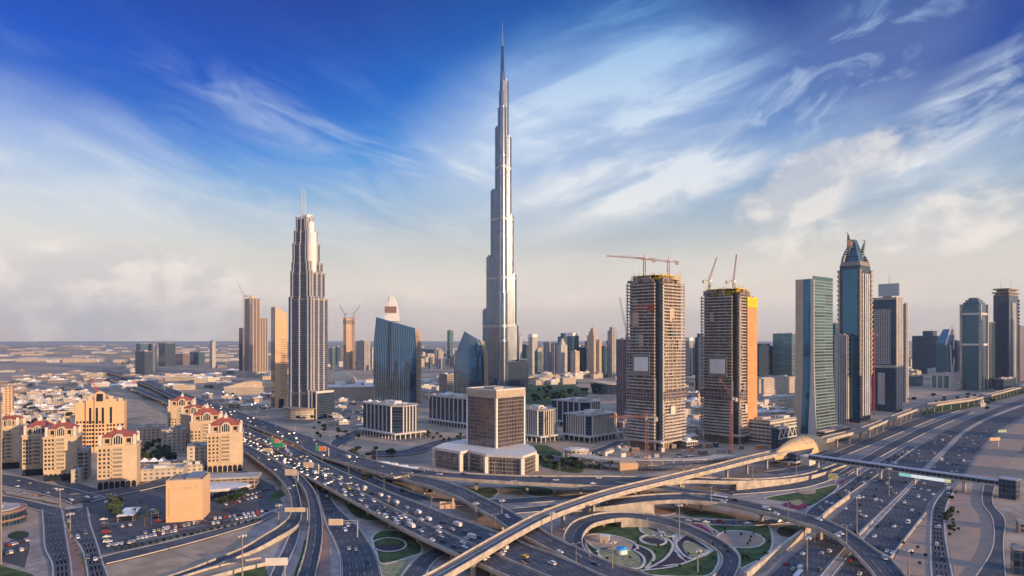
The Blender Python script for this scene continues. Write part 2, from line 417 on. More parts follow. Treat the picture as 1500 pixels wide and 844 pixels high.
def road(name, spec, lanes=2, kerb=True, surf='asphalt', label='road', edge=True, z=None):
    zlev[0] += .045; P = Path(spec, zlev[0] if z is None else z); ROADS[name] = P
    mb = MB(); P.strip(mb, lambda h: h, lambda h: -h)
    r = tag(mb.build(label, M[surf]), kind='structure')
    if kerb:
        mb = MB()
        for sg in (1, -1): P.beam(mb, lambda h: sg * (h + .5), lambda h: sg * h, -.3, .14)
        mb.build('kerb', M['kerb'], r)
    if lanes: dashes(P, r, lanes, edge)
    return P
def patch(name, pts, m, z, kind='structure', h=0.0, smooth=2):
    """a shaped piece of ground from its outline"""
    Q = [G(a, b, z) for a, b in pts]
    if smooth: 
        P = [tuple(q) for q in Q]; P = P + P[:2]; P = crom(P, 5)[:5 * (len(Q) + 1)][5:]; Q = [Vector(p) for p in P][:5 * len(Q)]
    mb = MB(); ar = sum(a.x * b.y - b.x * a.y for a, b in zip(Q, Q[1:] + Q[:1]))
    if ar < 0: Q.reverse()
    mb.prism([(q.x, q.y) for q in Q], z - .06 - h, z)
    return tag(mb.build(name, M[m]), kind=kind)
def rim(pts, z, parent=None, w=.6, name='kerb', m='kerb', h=.15):
    Q = [tuple(G(a, b, z)) for a, b in pts]; Q = crom(Q + Q[:2], 6)[6:]; mb = MB(); R2 = [Vector(q) for q in Q]
    rings = []
    for i in range(len(R2)):
        a = R2[max(i - 1, 0)]; b = R2[min(i + 1, len(R2) - 1)]; d = (b - a); d.normalize(); nn = Vector((-d.y, d.x, 0)); c = R2[i]
        rings.append([tuple(c + nn * w + Vector((0, 0, -.1))), tuple(c - nn * w + Vector((0, 0, -.1))), tuple(c - nn * w + Vector((0, 0, h))), tuple(c + nn * w + Vector((0, 0, h)))])
    mb.loft(rings); o = mb.build(name, M[m], parent)
    if not parent: tag(o, kind='structure')
    return o
def ell(px, py, rx, ry, k=18, rot=0.0):
    return [(px + rx * cos(t) * cos(rot) - ry * sin(t) * sin(rot), py + rx * cos(t) * sin(rot) + ry * sin(t) * cos(rot)) for t in (2 * pi * i / k for i in range(k))]
# broad land patches
patch('terrain', [(430, 655), (600, 720), (720, 770), (800, 800), (870, 850), (700, 900), (480, 870), (300, 860), (360, 760)], 'paving', .03, smooth=0)
patch('terrain', [(560, 700), (900, 706), (1150, 712), (1290, 690), (1240, 730), (1110, 850), (930, 850), (720, 745)], 'paving', .035, smooth=0)
patch('sand_lot', [(152, 830), (182, 817), (300, 792), (372, 768), (364, 792), (330, 812), (290, 828), (240, 842), (166, 850)], 'sand', .07, smooth=0)
patch('pavement', [(60, 690), (150, 719), (240, 706), (360, 690), (402, 712), (415, 740), (372, 757), (300, 777), (182, 806), (148, 812), (132, 770), (120, 738)], 'asphalt_old', .05, smooth=0)
patch('sand_lot', [(1310, 817), (1358, 752), (1364, 790), (1362, 860), (1300, 860)], 'sand_pink', .06, smooth=0)
patch('sand_lot', [(1384, 745), (1398, 718), (1440, 716), (1444, 745), (1457, 770), (1447, 812), (1440, 850), (1400, 850), (1390, 800)], 'sand_pink', .055, smooth=0)
patch('sand_lot', [(1412, 698), (1440, 660), (1466, 635), (1510, 607), (1510, 640), (1470, 690), (1460, 712)], 'sand_pink', .055, smooth=0)
patch('sand_lot', [(1318, 585), (1400, 578), (1440, 574), (1400, 586), (1360, 592), (1325, 603)], 'sand_pink', .05, smooth=0)
patch('sand_lot', [(175, 568), (208, 585), (240, 606), (262, 625), (232, 622), (200, 600), (160, 572), (130, 556), (155, 556)], 'sand', .05, smooth=0)
patch('pavement', [(1040, 690), (1140, 676), (1225, 655), (1290, 630), (1350, 604), (1420, 590), (1500, 571), (1600, 550), (1600, 560), (1500, 592), (1440, 615), (1345, 665), (1262, 728), (1200, 775), (1195, 745), (1225, 712), (1180, 712), (1120, 722), (1060, 730)], 'paving_grey', .045, smooth=0)
patch('pavement', [(1110, 855), (1300, 855), (1360, 760), (1412, 700), (1470, 632), (1520, 600), (1500, 580), (1380, 630), (1270, 700), (1190, 775)], 'paving_grey', .05, smooth=0)
# lawns and beds of the interchange
def lawn(pts, z=.12, **k):
    o = patch('grass_lawn', pts, 'grass', z, **k); rim(pts, z, o); return o
lawn([(1036, 766), (1090, 764), (1122, 767), (1132, 790), (1124, 812), (1096, 828), (1084, 832), (1082, 812), (1060, 786)])
patch('sand_bed', ell(1085, 790, 35, 12.5, rot=.08), 'sand_pink', .30, smooth=0); rim(ell(1085, 790, 35, 12.5, 12, rot=.08), .30)
patch('flower_bed', [(1014, 767), (1026, 768), (1038, 775), (1046, 784), (1036, 778), (1024, 772)], 'flowers', .33, smooth=0)
lawn([(1120, 730), (1160, 722), (1196, 716), (1222, 710), (1226, 716), (1196, 738), (1178, 742), (1150, 736)])
patch('flower_bed', [(1147, 739), (1156, 734), (1170, 735), (1182, 738), (1181, 743), (1170, 746), (1154, 743)], 'flowers', .34)
patch('paved_bed', ell(1167, 736, 9, 4), 'groundcover', .5, smooth=0)
patch('sand_bed', ell(1182, 720, 14, 4), 'sand', .31, smooth=0)
patch('flower_bed', [(1230, 705), (1248, 699), (1252, 696), (1240, 703), (1232, 709)], 'flowers', .34)
patch('grass_lawn', [(1002, 750), (1030, 748), (1062, 753), (1078, 760), (1030, 758), (1008, 756)], 'grass', .12)
patch('sand_bed', ell(968, 748, 24, 7), 'sand_pink', .13, smooth=0); rim(ell(968, 748, 24, 7, 12), .13)
patch('sand_bed', ell(1094, 752, 22, 8), 'sand_pink', .13, smooth=0)
patch('hedge', ell(1160, 778, 22, 9), 'hedge', .2, smooth=0, kind='stuff')
# loop garden
loopg = [(868, 770), (900, 764), (935, 762), (975, 772), (1010, 784), (1040, 797), (1052, 812), (1050, 830), (1030, 844), (950, 842), (905, 832), (868, 812), (858, 792)]
lawn(loopg, .12)
patch('sand_bed', [(856, 786), (872, 782), (900, 785), (925, 793), (934, 803), (920, 806), (895, 803), (872, 803)], 'sand', .30)
patch('paved_bed', [(876, 806), (905, 802), (932, 808), (944, 820), (936, 832), (905, 830), (884, 820)], 'groundcover', .31)
patch('flower_bed', [(930, 797), (944, 805), (950, 816), (942, 826), (936, 814), (926, 806)], 'bed_dark', .35)
patch('paved_bed', [(938, 770), (950, 767), (965, 772), (972, 783), (955, 784), (940, 779)], 'groundcover', .31)
patch('paved_bed', [(962, 770), (980, 770), (992, 775), (990, 783), (977, 786), (966, 778)], 'groundcover', .31)
patch('flower_bed', [(943, 767), (956, 771), (968, 777), (964, 779), (950, 774)], 'bed_dark', .36)
patch('paved_bed', ell(957, 791, 19, 7.5, rot=.1), 'groundcover', .32, smooth=0)
patch('flower_bed', ell(957, 792, 16, 4, rot=.14), 'bed_dark', .37, smooth=0)
patch('pavement', [(985, 786), (1000, 780), (1020, 789), (1045, 803), (1038, 812), (1010, 822), (975, 830), (945, 834), (965, 826), (985, 812), (988, 798)], 'kerb', .28)
patch('flower_bed', [(990, 795), (1004, 784), (1022, 792), (1040, 806), (1032, 803), (1008, 792), (1000, 798), (1005, 810), (1014, 822), (1004, 820), (994, 808)], 'bed_dark', .38)
patch('paved_bed', [(1001, 797), (1012, 793), (1034, 806), (1026, 813), (1014, 817), (1005, 807)], 'groundcover', .42)
patch('flower_bed', [(962, 829), (975, 820), (987, 808), (994, 815), (1004, 824), (985, 826)], 'bed_dark', .36)
patch('flower_bed', [(940, 835), (962, 829), (990, 831), (972, 834), (950, 836)], 'bed_dark', .40)
for rp in ([(856, 786), (872, 782), (900, 785), (925, 793), (934, 803), (920, 806), (895, 803), (872, 803)], [(938, 770), (950, 767), (965, 772), (972, 783), (955, 784), (940, 779)], [(962, 770), (980, 770), (992, 775), (990, 783), (977, 786), (966, 778)],
           ell(957, 791, 19, 7.5, 12, .1), [(990, 795), (1004, 784), (1022, 792), (1040, 806), (1026, 813), (1014, 819), (1000, 812)], [(876, 806), (905, 802), (932, 808), (944, 820), (936, 832), (905, 830), (884, 820)]): rim(rp, .42, w=.75)
for rp in ([(930, 797), (952, 806), (958, 818), (946, 832)], [(946, 834), (972, 820), (984, 806), (985, 796), (976, 788)], [(905, 838), (945, 835), (985, 830), (1015, 820), (1040, 808)]):
    Q = crom([tuple(G(a, b, .5)) for a, b in rp], 8); mb = MB(); V = [Vector(q) for q in Q]
    for a, b in zip(V, V[1:]):
        d = (b - a).normalized(); nn = Vector((-d.y, d.x, 0)) * .8; mb.face([a + nn, b + nn, b - nn, a - nn])
    tag(mb.build('path', M['kerb']), kind='structure')
# lawns by the left ramps
lawn([(545, 788), (556, 778), (585, 778), (612, 792), (618, 808), (600, 816), (560, 826), (551, 808)])
patch('flower_bed', ell(570, 803, 24, 5), 'bed_dark', .32, smooth=0); rim(ell(570, 798, 25, 10, 14), .30)
patch('grass_lawn', ell(570, 793, 22, 5), 'grass', .34, smooth=0)
patch('paved_bed', [(556, 826), (600, 817), (586, 850), (560, 850)], 'groundcover', .14, smooth=0)
patch('grass_lawn', [(505, 735), (528, 737), (560, 752), (556, 762), (522, 757)], 'grass', .13)
patch('grass_lawn', [(394, 735), (400, 722), (416, 717), (420, 724), (408, 730)], 'grass', .13)
patch('grass_lawn', [(430, 846), (440, 815), (447, 790), (452, 800), (446, 830), (440, 850)], 'grass', .14)
patch('grass_lawn', [(336, 850), (350, 836), (388, 828), (394, 850)], 'grass', .14, smooth=0)
patch('grass_lawn', [(502, 850), (504, 800), (512, 800), (524, 830), (530, 850)], 'grass', .14, smooth=0)
patch('grass_lawn', [(525, 700), (560, 704), (600, 714), (598, 724), (560, 716), (530, 708)], 'grass', .13)
lawn([(686, 716), (720, 714), (730, 720), (720, 730), (700, 726)])
lawn([(732, 714), (770, 712), (808, 716), (806, 726), (775, 726), (762, 719)])
patch('sand_bed', [(724, 727), (734, 720), (760, 722), (766, 728)], 'sand', .15)
patch('grass_lawn', [(1345, 604), (1375, 595), (1410, 587), (1450, 578), (1510, 566), (1510, 574), (1440, 592), (1390, 606), (1360, 613)], 'grass', .13, smooth=0)
patch('grass_lawn', [(780, 655), (800, 652), (846, 678), (852, 692), (820, 690), (790, 680)], 'grass', .13)
patch('grass_lawn', [(0, 828), (14, 832), (44, 840), (60, 850), (0, 850)], 'grass', .14, smooth=0)
patch('grass_lawn', ell(27, 784, 16, 6, rot=-.1), 'hedge', .15, smooth=0)
patch('pavement', [(10, 790), (44, 775), (70, 800), (78, 830), (60, 850), (40, 846), (8, 826)], 'paving', .08)
patch('parking_lot', [(6, 796), (40, 784), (44, 800), (36, 832), (2, 822)], 'asphalt_old', .12, smooth=0)
patch('grass_lawn', [(762, 566), (800, 561), (846, 566), (862, 578), (820, 592), (770, 590)], 'grass', .08)
patch('lawn_far', [(776, 560), (815, 555), (846, 560), (835, 567), (800, 567)], 'grass', .12)
patch('grass_lawn', [(170, 708), (236, 694), (244, 700), (176, 717)], 'hedge', .15, smooth=0)
# ------------------------------------------------------------------ roads on the ground
SZ_L = [(1112, 850), (1120, 844), (1178, 797), (1216, 762), (1262, 718), (1300, 686), (1345, 655), (1390, 628), (1440, 606), (1500, 583), (1600, 556)]
SZ_M = [(1205, 850), (1212, 844), (1243, 812), (1262, 787), (1282, 765), (1342, 703), (1356, 690), (1385, 657), (1414, 630), (1448, 609), (1506, 587), (1610, 558)]
def hpair(l, r): return [(a, b) for a, b in zip(l, r)]
road('freeway_away', [((1118, 850), (1196, 850)), ((1178, 797), (1241, 797)), ((1216, 762), (1277, 762)), ((1262, 718), (1322, 718)), ((1300, 686), (1352, 686)),
      ((1345, 655), (1382, 657)), ((1390, 628), (1412, 630)), ((1440, 606), (1454, 608)), ((1500, 584), (1515, 586)), ((1600, 556), (1612, 557))], 7, label='freeway', kerb=False)
road('freeway_near', [((1216, 850), (1292, 850)), ((1258, 797), (1322, 797)), ((1290, 762), (1347, 762)), ((1330, 720), (1378, 718)), ((1362, 688), (1408, 700)),
      ((1391, 657), (1432, 664)), ((1420, 630), (1458, 636)), ((1460, 609), (1496, 612)), ((1522, 587), (1548, 589)), ((1620, 558), (1640, 559))], 7, label='freeway', kerb=False)
road('freeway_median', [((1198, 850), (1213, 850)), ((1243, 797), (1256, 797)), ((1279, 762), (1288, 762)), ((1324, 719), (1328, 719)), ((1354, 687), (1360, 687)),
      ((1384, 657), (1389, 657)), ((1414, 630), (1418, 630)), ((1456, 608.5), (1459, 609)), ((1517, 586), (1521, 587))], 0, surf='paving', label='road_median', edge=False)
road('frontage', [((1366, 860), (1398, 860)), ((1364, 815), (1389, 815)), ((1364, 775), (1383, 775)), ((1368, 741), (1386, 741)), ((1385, 718), (1398, 716))], 4, label='road')
road('service', [((1172, 770), (1182, 774)), ((1192, 741), (1205, 754)), ((1228, 718), (1246, 722)), ((1262, 694), (1278, 700)), ((1290, 676), (1302, 682)), ((1330, 652), (1340, 656))], 3)
road('service_upper', [(1130, 690, 697), (1180, 680, 690), (1225, 662, 672), (1270, 643, 654), (1320, 622, 633), (1366, 606, 614), (1400, 598, 603)], 3)
road('service_middle', [(1235, 690, 700), (1270, 668, 680), (1320, 641, 652), (1370, 618, 627), (1420, 600, 606)], 3)
road('under_station', [(1064, 717, 725), (1120, 712, 721), (1170, 704, 716), (1215, 690, 703), (1240, 680, 692)], 3)
road('lawn_road', [(985, 757, 762), (1020, 760, 766), (1060, 762, 769), (1110, 762, 769), (1148, 759, 766), (1175, 752, 761)], 3)
road('junction_road', [(620, 727, 733), (680, 733, 741), (740, 731, 738), (810, 727, 734), (860, 723, 729), (900, 720, 725)], 2)
road('junction_lower', [(700, 748, 756), (752, 745, 752), (814, 739, 747), (850, 737, 744)], 2)
road('under_viaduct', [((575, 862), (612, 862)), ((606, 822), (633, 826)), ((636, 803), (654, 812)), ((675, 790), (690, 800)), ((720, 770), (735, 780))], 2)
road('ramp_ground', [((462, 705), (480, 712)), ((467, 728), (486, 733)), ((473, 750), (500, 750)), ((480, 772), (520, 767)), ((489, 790), (539, 793)), ((498, 815), (553, 820)), ((500, 850), (560, 850))], 5)
road('cross_lower', [(-40, 722, 732), (0, 726, 736), (30, 731, 740), (75, 741, 752), (120, 752, 762)], 3)
road('cross_upper', [(-40, 690, 706), (0, 694, 711), (40, 702, 719), (90, 712, 731), (130, 722, 745)], 4)
road('hotel_front', [(118, 722, 738), (150, 719, 730), (190, 712, 722), (234, 703, 712)], 3)
road('avenue_left', [((62, 745), (90, 745)), ((64, 770), (94, 770)), ((66, 800), (99, 800)), ((77, 825), (103, 825)), ((78, 860), (106, 860))], 4, label='avenue')
road('avenue_right', [((92, 745), (128, 745)), ((97, 770), (133, 770)), ((118, 800), (143, 800)), ((126, 825), (150, 825)), ((131, 860), (164, 860))], 4, label='avenue')
road('parking_road', [(146, 818, 828), (180, 808, 820), (240, 795, 805), (300, 780, 789), (370, 761, 768), (402, 748, 753)], 0)
road('right_lane', [((1444, 700), (1462, 700)), ((1440, 722), (1454, 722)), ((1441, 740), (1454, 738)), ((1455, 762), (1470, 758)), ((1457, 790), (1469, 790)), ((1450, 815), (1470, 815)), ((1428, 850), (1474, 850))], 0)
road('boulevard', [(486, 650, 662), (505, 636, 650), (530, 626, 636)], 2); 
road('square_road', [(545, 660, 668), (600, 658, 666), (640, 645, 652), (690, 636, 642)], 2)
road('east_square_road', [(800, 667, 674), (840, 668, 674), (880, 655, 661), (912, 643, 650)], 2)
patch('median_planter', [(92, 750), (96, 770), (108, 782), (118, 800), (125, 850), (103, 850), (99, 800), (94, 770)], 'paving_red', .9, smooth=0)
patch('median_planter', [(2, 716), (20, 716), (88, 732), (86, 738), (10, 724)], 'sand', .9, smooth=0)
patch('median_planter', [(476, 760), (482, 795), (484, 850), (464, 850), (470, 800)], 'paving_red', .5, smooth=0)
# ------------------------------------------------------------------ elevated roads
flyover('jam_lower', [(162, 551, 555), (210, 571, 577), (250, 588, 594), (300, 614, 621), (354, 640, 648), (390, 657, 667), (430, 674, 688), (500, 708, 726), (568, 744, 763), (620, 767, 790), (696, 801, 825), (746, 823, 847), (800, 846, 872)],
        8, 'long four lane viaduct packed with queueing cars, lower carriageway beside the curved ramps', lanes=4, sides='R', pier=38)
flyover('jam_upper', [(176, 548, 551), (225, 566, 570), (300, 601, 611), (354, 624, 638), (400, 644, 657), (430, 656, 672), (466, 675, 690), (500, 691, 706), (548, 712, 731), (600, 733, 757), (640, 749, 775), (676, 761, 791), (728, 781, 814), (756, 793, 826), (800, 809, 845), (884, 846, 880)],
        8.02, 'upper carriageway of the crowded viaduct, between its median wall and the empty slip road', lanes=6, sides='LR', pier=0)
flyover('slip', [(440, 654, 664), (500, 681, 690), (540, 698, 707), (580, 714, 723), (625, 728, 737)], [7.5, 6, 4, 2.2, .4],
        'narrow slip road dropping from the crowded viaduct towards the garden', lanes=2, sides='L', pier=0, solid=(.3, 1))
flyover('upper', [(150, 541, 544), (190, 549, 553), (230, 562, 568), (274, 578, 587), (322, 594, 607), (360, 607, 622), (400, 622, 637), (450, 639, 658), (480, 652, 674), (520, 668, 684), (560, 679, 694), (600, 686, 704)],
        10, 'wide flyover with orange and green signs running to the horizon left of the towers', lanes=4, sides='LR', pier=40)
flyover('upper_right', [(600, 686, 694.5), (640, 691, 699.5), (700, 695, 704), (770, 698, 708), (860, 698.5, 712), (910, 698.5, 713), (960, 699, 710), (1004, 699, 705.5), (1060, 701, 706.5), (1110, 702, 706), (1160, 698, 703), (1200, 689, 696), (1250, 670, 678)],
        [10, 10, 10, 10, 10, 10, 9.5, 9, 7.5, 5.5, 3.5, 2, .5], 'long straight flyover in front of the white cube building', lanes=3, pier=42, solid=(.60, 1))
flyover('upper_down', [(600, 694.5, 704), (620, 698, 711), (644, 704, 718), (672, 713, 730), (692, 722, 740), (716, 733, 755), (742, 747, 770), (766, 762, 787), (800, 783, 803), (840, 802, 823), (884, 822, 844), (930, 836, 864), (960, 850, 884)],
        [10, 10, 10, 10, 10, 10, 9.5, 9, 8.2, 7.2, 6.2, 5, 4], 'flyover branch curving down under the metro line to the flower garden', lanes=3, pier=40, solid=(.80, 1))
flyover('arc_upper', [(900, 707, 713), (960, 711, 717), (1000, 716, 723), (1040, 722, 731)], [10, 9.8, 9.5, 9.2],
        'narrow flyover lane joining the great arc from behind', lanes=2, sides='LR', pier=36)
flyover('arc', [(800, 747, 755), (850, 738, 749), (884, 733, 744), (940, 727, 737), (990, 724, 734), (1030, 725, 736), (1070, 731, 740), (1110, 739, 749), (1150, 748, 759), (1184, 755, 770), (1215, 765, 782), (1244, 780, 801), (1270, 797, 825), ((1292, 808), (1268, 828)), ((1320, 836), (1285, 850)), ((1345, 870), (1300, 880))],
        [.4, 3, 6, 8.4, 9, 9.1, 9.2, 9.2, 9.2, 9.2, 9.2, 9.2, 9.2, 9.2, 9.2, 9.2], 'great curved flyover sweeping over the freeway past the gardens', lanes=3, pier=44, solid=(0, .24), skip=((.70, .78), (.86, .93)))
flyover('loop', [((846, 812), (870, 822)), ((832, 800), (859, 809)), ((826, 790), (853, 796)), ((829, 778), (855, 783)), ((842, 764), (866, 771)), ((864, 756), (884, 765)), ((893, 751), (898, 762)), ((925, 751), (920, 761)), ((962, 756), (950, 765)), ((1010, 771), (994, 777)), ((1050, 789), (1028, 793)), ((1078, 810), (1053, 810)), ((1083, 826), (1058, 825)), ((1074, 850), (1044, 846)), ((1052, 876), (1018, 866))],
        [6.5, 6.2, 6, 6, 6, 5.8, 5.5, 5, 4, 2.4, 1.2, .6, .5, .5, .5], 'oval loop ramp circling the patterned flower garden', lanes=2, pier=26, solid=(.40, 1), ph=.9)
flyover('ramp_left', [((355, 648.5), (355, 659)), ((390, 667.5), (388, 683)), ((420, 685), (408, 701)), ((434, 712), (420, 717)), ((440, 735), (427, 736)), ((442, 755), (424, 757)), ((436, 771), (408, 772)), ((410, 787), (385, 786)), ((382, 803), (350, 806)), ((335, 823), (300, 826)), ((280, 842), (250, 845)), ((230, 860), (200, 860))],
        [8, 8, 7.5, 6.5, 5.5, 4.5, 3.2, 2.2, 1.4, .8, .5, .4], 'tall ramp peeling off the crowded viaduct and bending to the sandy lot', lanes=2, pier=30, solid=(.42, 1))
flyover('ramp_mid', [((417, 688), (424, 683)), ((430, 700), (440, 696)), ((446, 719), (458, 716)), ((452, 741), (468, 741)), ((453, 765), (472, 765)), ((450, 790), (472, 790)), ((446, 811), (469, 811)), ((434, 850), (461, 850)), ((428, 870), (456, 870))],
        [8, 7.6, 6.5, 5, 3.5, 2.2, 1.2, .6, .5], 'second ramp bending down beside a reddish strip, right of the tall ramp', lanes=2, pier=0, solid=(.15, 1))
road('ramp_split', [((428, 775), (441, 768)), ((418, 799), (432, 800)), ((405, 825), (420, 825)), ((394, 850), (410, 850)), ((384, 870), (400, 870))], 2, z=.6)
flyover('lot_ramp', [((390, 826), (384, 818)), ((340, 838), (330, 828)), ((280, 856), (268, 846)), ((220, 880), (205, 868))], 1.2,
        'low walled ramp leaving the bottom of the picture beside the sandy lot', lanes=0, pier=0, solid=(0, 1), surf='sand')
# walls along the depressed freeway
def wall(pts, z0, z1, w, label, name='retaining_wall'):
    P = [Vector(G(a, b, 0)) for a, b in pts]; Q = crom([tuple(p) for p in P], 6); mb = MB(); rings = []
    for i in range(len(Q)):
        a = Vector(Q[max(i - 1, 0)]); b = Vector(Q[min(i + 1, len(Q) - 1)]); d = (b - a).normalized(); nn = Vector((-d.y, d.x, 0)); c = Vector(Q[i])
        rings.append([(c.x + nn.x * s_ * w, c.y + nn.y * s_ * w, z_) for s_, z_ in ((1, z0), (-1, z0), (-1, z1), (1, z1))])
    mb.loft(rings); return tag(mb.build(name, M['concrete']), label, 'wall')
wall([(1092, 852), (1110, 838), (1150, 806), (1186, 779)], 0, 4.6, .8, 'sunlit concrete retaining wall between oval lawn and freeway, below the arc')
wall([(1204, 762), (1216, 751), (1244, 730)], 0, 3.2, .6, 'short sunlit wall beside the freeway, just past the great arc')
wall([(1304, 820), (1330, 786), (1356, 753)], 0, 1.1, .5, 'low barrier between freeway and the triangular sand patch', 'barrier')
wall([(1258, 786), (1268, 775), (1278, 765)], 0, 1.2, .5, 'short median barrier where the arc lands over the freeway', 'barrier')
# metro viaduct
MET = [(600, 856, 876), (650, 830, 847), (700, 801, 818), (750, 773, 788), (800, 748, 761), (860, 727, 738), (912, 712.5, 722), (980, 697, 705), (1040, 683, 690.5), (1100, 668, 675), (1140, 659, 666), (1172, 650.5, 656.5), (1216, 638, 643), (1266, 625.5, 630), (1310, 608.5, 612.5), (1350, 594.5, 598), (1380, 588.5, 592), (1420, 583.5, 586.5), (1460, 574.5, 577), (1500, 564.5, 567), (1560, 553, 555), (1640, 542, 543.5)]
PM = flyover('metro', MET, 13, 'pale metro viaduct with twin tracks crossing above every road', 'viaduct', lanes=0, pier=36, ph=1.1, deep=2.2, pier_w=2.0, surf='trackbed')
mt = [o for o in C.objects if o.get('category') == 'viaduct'][0]
for f in (-.62, -.25, .25, .62):
    mb = MB(); PM.beam(mb, lambda h: h * f + .09, lambda h: h * f - .09, .02, .22); mb.build('rail', M['steel'], mt)
mb = MB(); PM.beam(mb, lambda h: .45, lambda h: -.45, .02, .35); mb.build('walkway', M['concrete'], mt)
# ------------------------------------------------------------------ buildings
facade('f_office', (.42, .36, .30), (.05, .08, .12), 3.8, 3.2, .30, .22)
facade('f_beige', (.58, .46, .34), (.07, .08, .10), 3.4, 3.6, .50, .50, metal=.1, grough=.25)
facade('f_white', (.62, .58, .52), (.07, .10, .13), 3.4, 3.4, .42, .40, metal=.2)
facade('f_blue', (.10, .16, .20), (.05, .13, .20), 3.8, 2.4, .16, .14, metal=.6)
facade('f_darkblue', (.07, .09, .13), (.025, .06, .11), 3.8, 3.0, .18, .16, metal=.5)
facade('f_teal', (.20, .26, .26), (.09, .19, .21), 3.9, 30, .30, .02, metal=.6)
facade('f_stripe', (.50, .46, .42), (.06, .10, .14), 3.4, 7.0, .10, .50, metal=.3)
facade('f_orange', (.62, .40, .24), (.10, .08, .08), 3.3, 4.0, .55, .45, metal=0, grough=.4)
facade('f_concrete', (.36, .30, .27), (.06, .055, .06), 3.3, 5.0, .34, .20, metal=0, grough=.7)
facade('f_purple', (.26, .20, .20), (.07, .07, .10), 3.4, 4.0, .35, .25, metal=.2)
facade('f_low', (.50, .43, .35), (.09, .10, .12), 3.4, 4.5, .55, .55, metal=0, grough=.4)
facade('f_lowwhite', (.62, .58, .53), (.10, .12, .14), 3.4, 4.0, .55, .55, metal=0, grough=.4)
facade('f_burj', (.29, .32, .37), (.10, .17, .28), 3.5, 2.6, .16, .30, metal=.8, wmetal=.8, wrough=.25, grough=.10, dark=.2)
facade('f_boulevard', (.04, .09, .15), (.032, .13, .27), 3.9, 60, .07, .01, metal=.85, grough=.05, dark=.12)
facade('f_cube', (.24, .20, .19), (.19, .17, .18), 3.6, 2.2, .16, .12, metal=.8, grough=.15, dark=.35)
facade('f_address', (.22, .22, .24), (.05, .08, .14), 3.4, 2.0, .26, .08, metal=.5)
facade('f_net', (.72, .34, .15), (.60, .27, .12), 3.6, 4.4, .14, .12, metal=0, grough=.8, wrough=.8, dark=.15)
def place(pxN, yb, pxL, pxR, th, z=0.0):
    P = G(pxN, yb, z); t = radians(th); u = (cos(t), sin(t)); v = (-sin(t), cos(t))
    def ln(k, d):
        k = (k - HX) / F; den = d[0] - k * d[1]
        return (k * P.y - P.x) / den if abs(den) > 1e-3 else 20
    a, b = ln(pxR, u), ln(pxL, v)
    if not 2 < a < 400: a = 25
    if not 2 < b < 400: b = 25
    return P, t, a, b
def hgt(P, yt): return CAMH - (yt - HY) * P.y / F
def root_at(name, P, t, label, cat, group=None): return empty(name, P, t, label, cat, group)
def rooftop(root, Wd, D, h, seed=0, m='roof_grey', par=1.2, n_=4):
    r = random.Random(seed); mb = MB(); e = .35
    for b in ((0, Wd, 0, e), (0, Wd, D - e, D), (0, e, e, D - e), (Wd - e, Wd, e, D - e)): mb.box(b[0], b[1], b[2], b[3], h + .02, h + par)
    mb.box(e, Wd - e, e, D - e, h + .01, h + .25); o = mb.build('roof', M[m], root)
    for i in range(n_):
        w, d_ = Wd * r.uniform(.12, .35), D * r.uniform(.12, .35); x, y = r.uniform(.1 * Wd, .88 * Wd - w), r.uniform(.1 * D, .88 * D - d_); q = MB()
        q.box(x, x + w, y, y + d_, h + .26, h + r.uniform(1.8, 4.5)); q.build('plant_room', M[r.choice(['roof_grey', 'offwhite', 'concrete'])], o)
    return o
def tower(name, label, pxN, yb, pxL, pxR, yt, th=42, fac='f_office', cat='tower', seed=0, group=None, roof=True, steps=(), spire=0, podium=0, corner=None, top=None):
    P, t, Wd, D = place(pxN, yb, pxL, pxR, th); h = hgt(P, yt); R = root_at(name, P, t, label, cat, group)
    mb = MB(); mb.box(0, Wd, 0, D, 0, h); mb.build('facade', M[fac], R)
    zc = h
    for (ins, hh) in steps:
        a = ins * Wd; b = ins * D; mb = MB(); mb.box(a, Wd - a, b, D - b, zc, zc + hh); mb.build('setback', M[fac], R); zc += hh
    if roof:
        if not steps: rooftop(R, Wd, D, h, seed or int(pxN))
    if corner:
        for (x, y) in ((0, 0), (Wd, 0), (0, D)):
            mb = MB(); c = max(.8, .05 * Wd); mb.box(x - c, x + c, y - c, y + c, 0, h + 1.5); mb.build('corner_pier', M[corner], R)
    if podium:
        mb = MB(); mb.box(-podium, Wd + podium, -podium, D + podium * .5, 0, 9 + podium * .3); mb.build('podium', M['f_low'], R)
    if spire:
        mb = MB(); mb.bar((Wd / 2, D / 2, zc), (Wd / 2, D / 2, zc + spire), .9, r2=.25, k=6); mb.build('spire', M['steel'], R)
    if top == 'dome':
        mb = MB(); mb.loft([[(Wd / 2 + Wd * .42 * cos(a) * cos(b), D / 2 + D * .42 * sin(a) * cos(b), zc + Wd * .5 * sin(b)) for a in (2 * pi * i / 14 for i in range(14))] for b in (pi / 2 * j / 6 * .97 for j in range(7))]); mb.build('dome', M['offwhite'], R, True)
    if top == 'point':
        mb = MB(); mb.prism([(0, 0), (Wd, 0), (Wd, D), (0, D)], zc, zc + Wd * .8, scale=.04); mb.build('pitched_top', M['roof_grey'], R)
    if top == 'cap':
        mb = MB(); mb.box(-.02 * Wd, Wd * 1.02, -.02 * D, D * 1.02, h - 7, h + 3); mb.build('crown', M['white'], R)
    return R, Wd, D, h
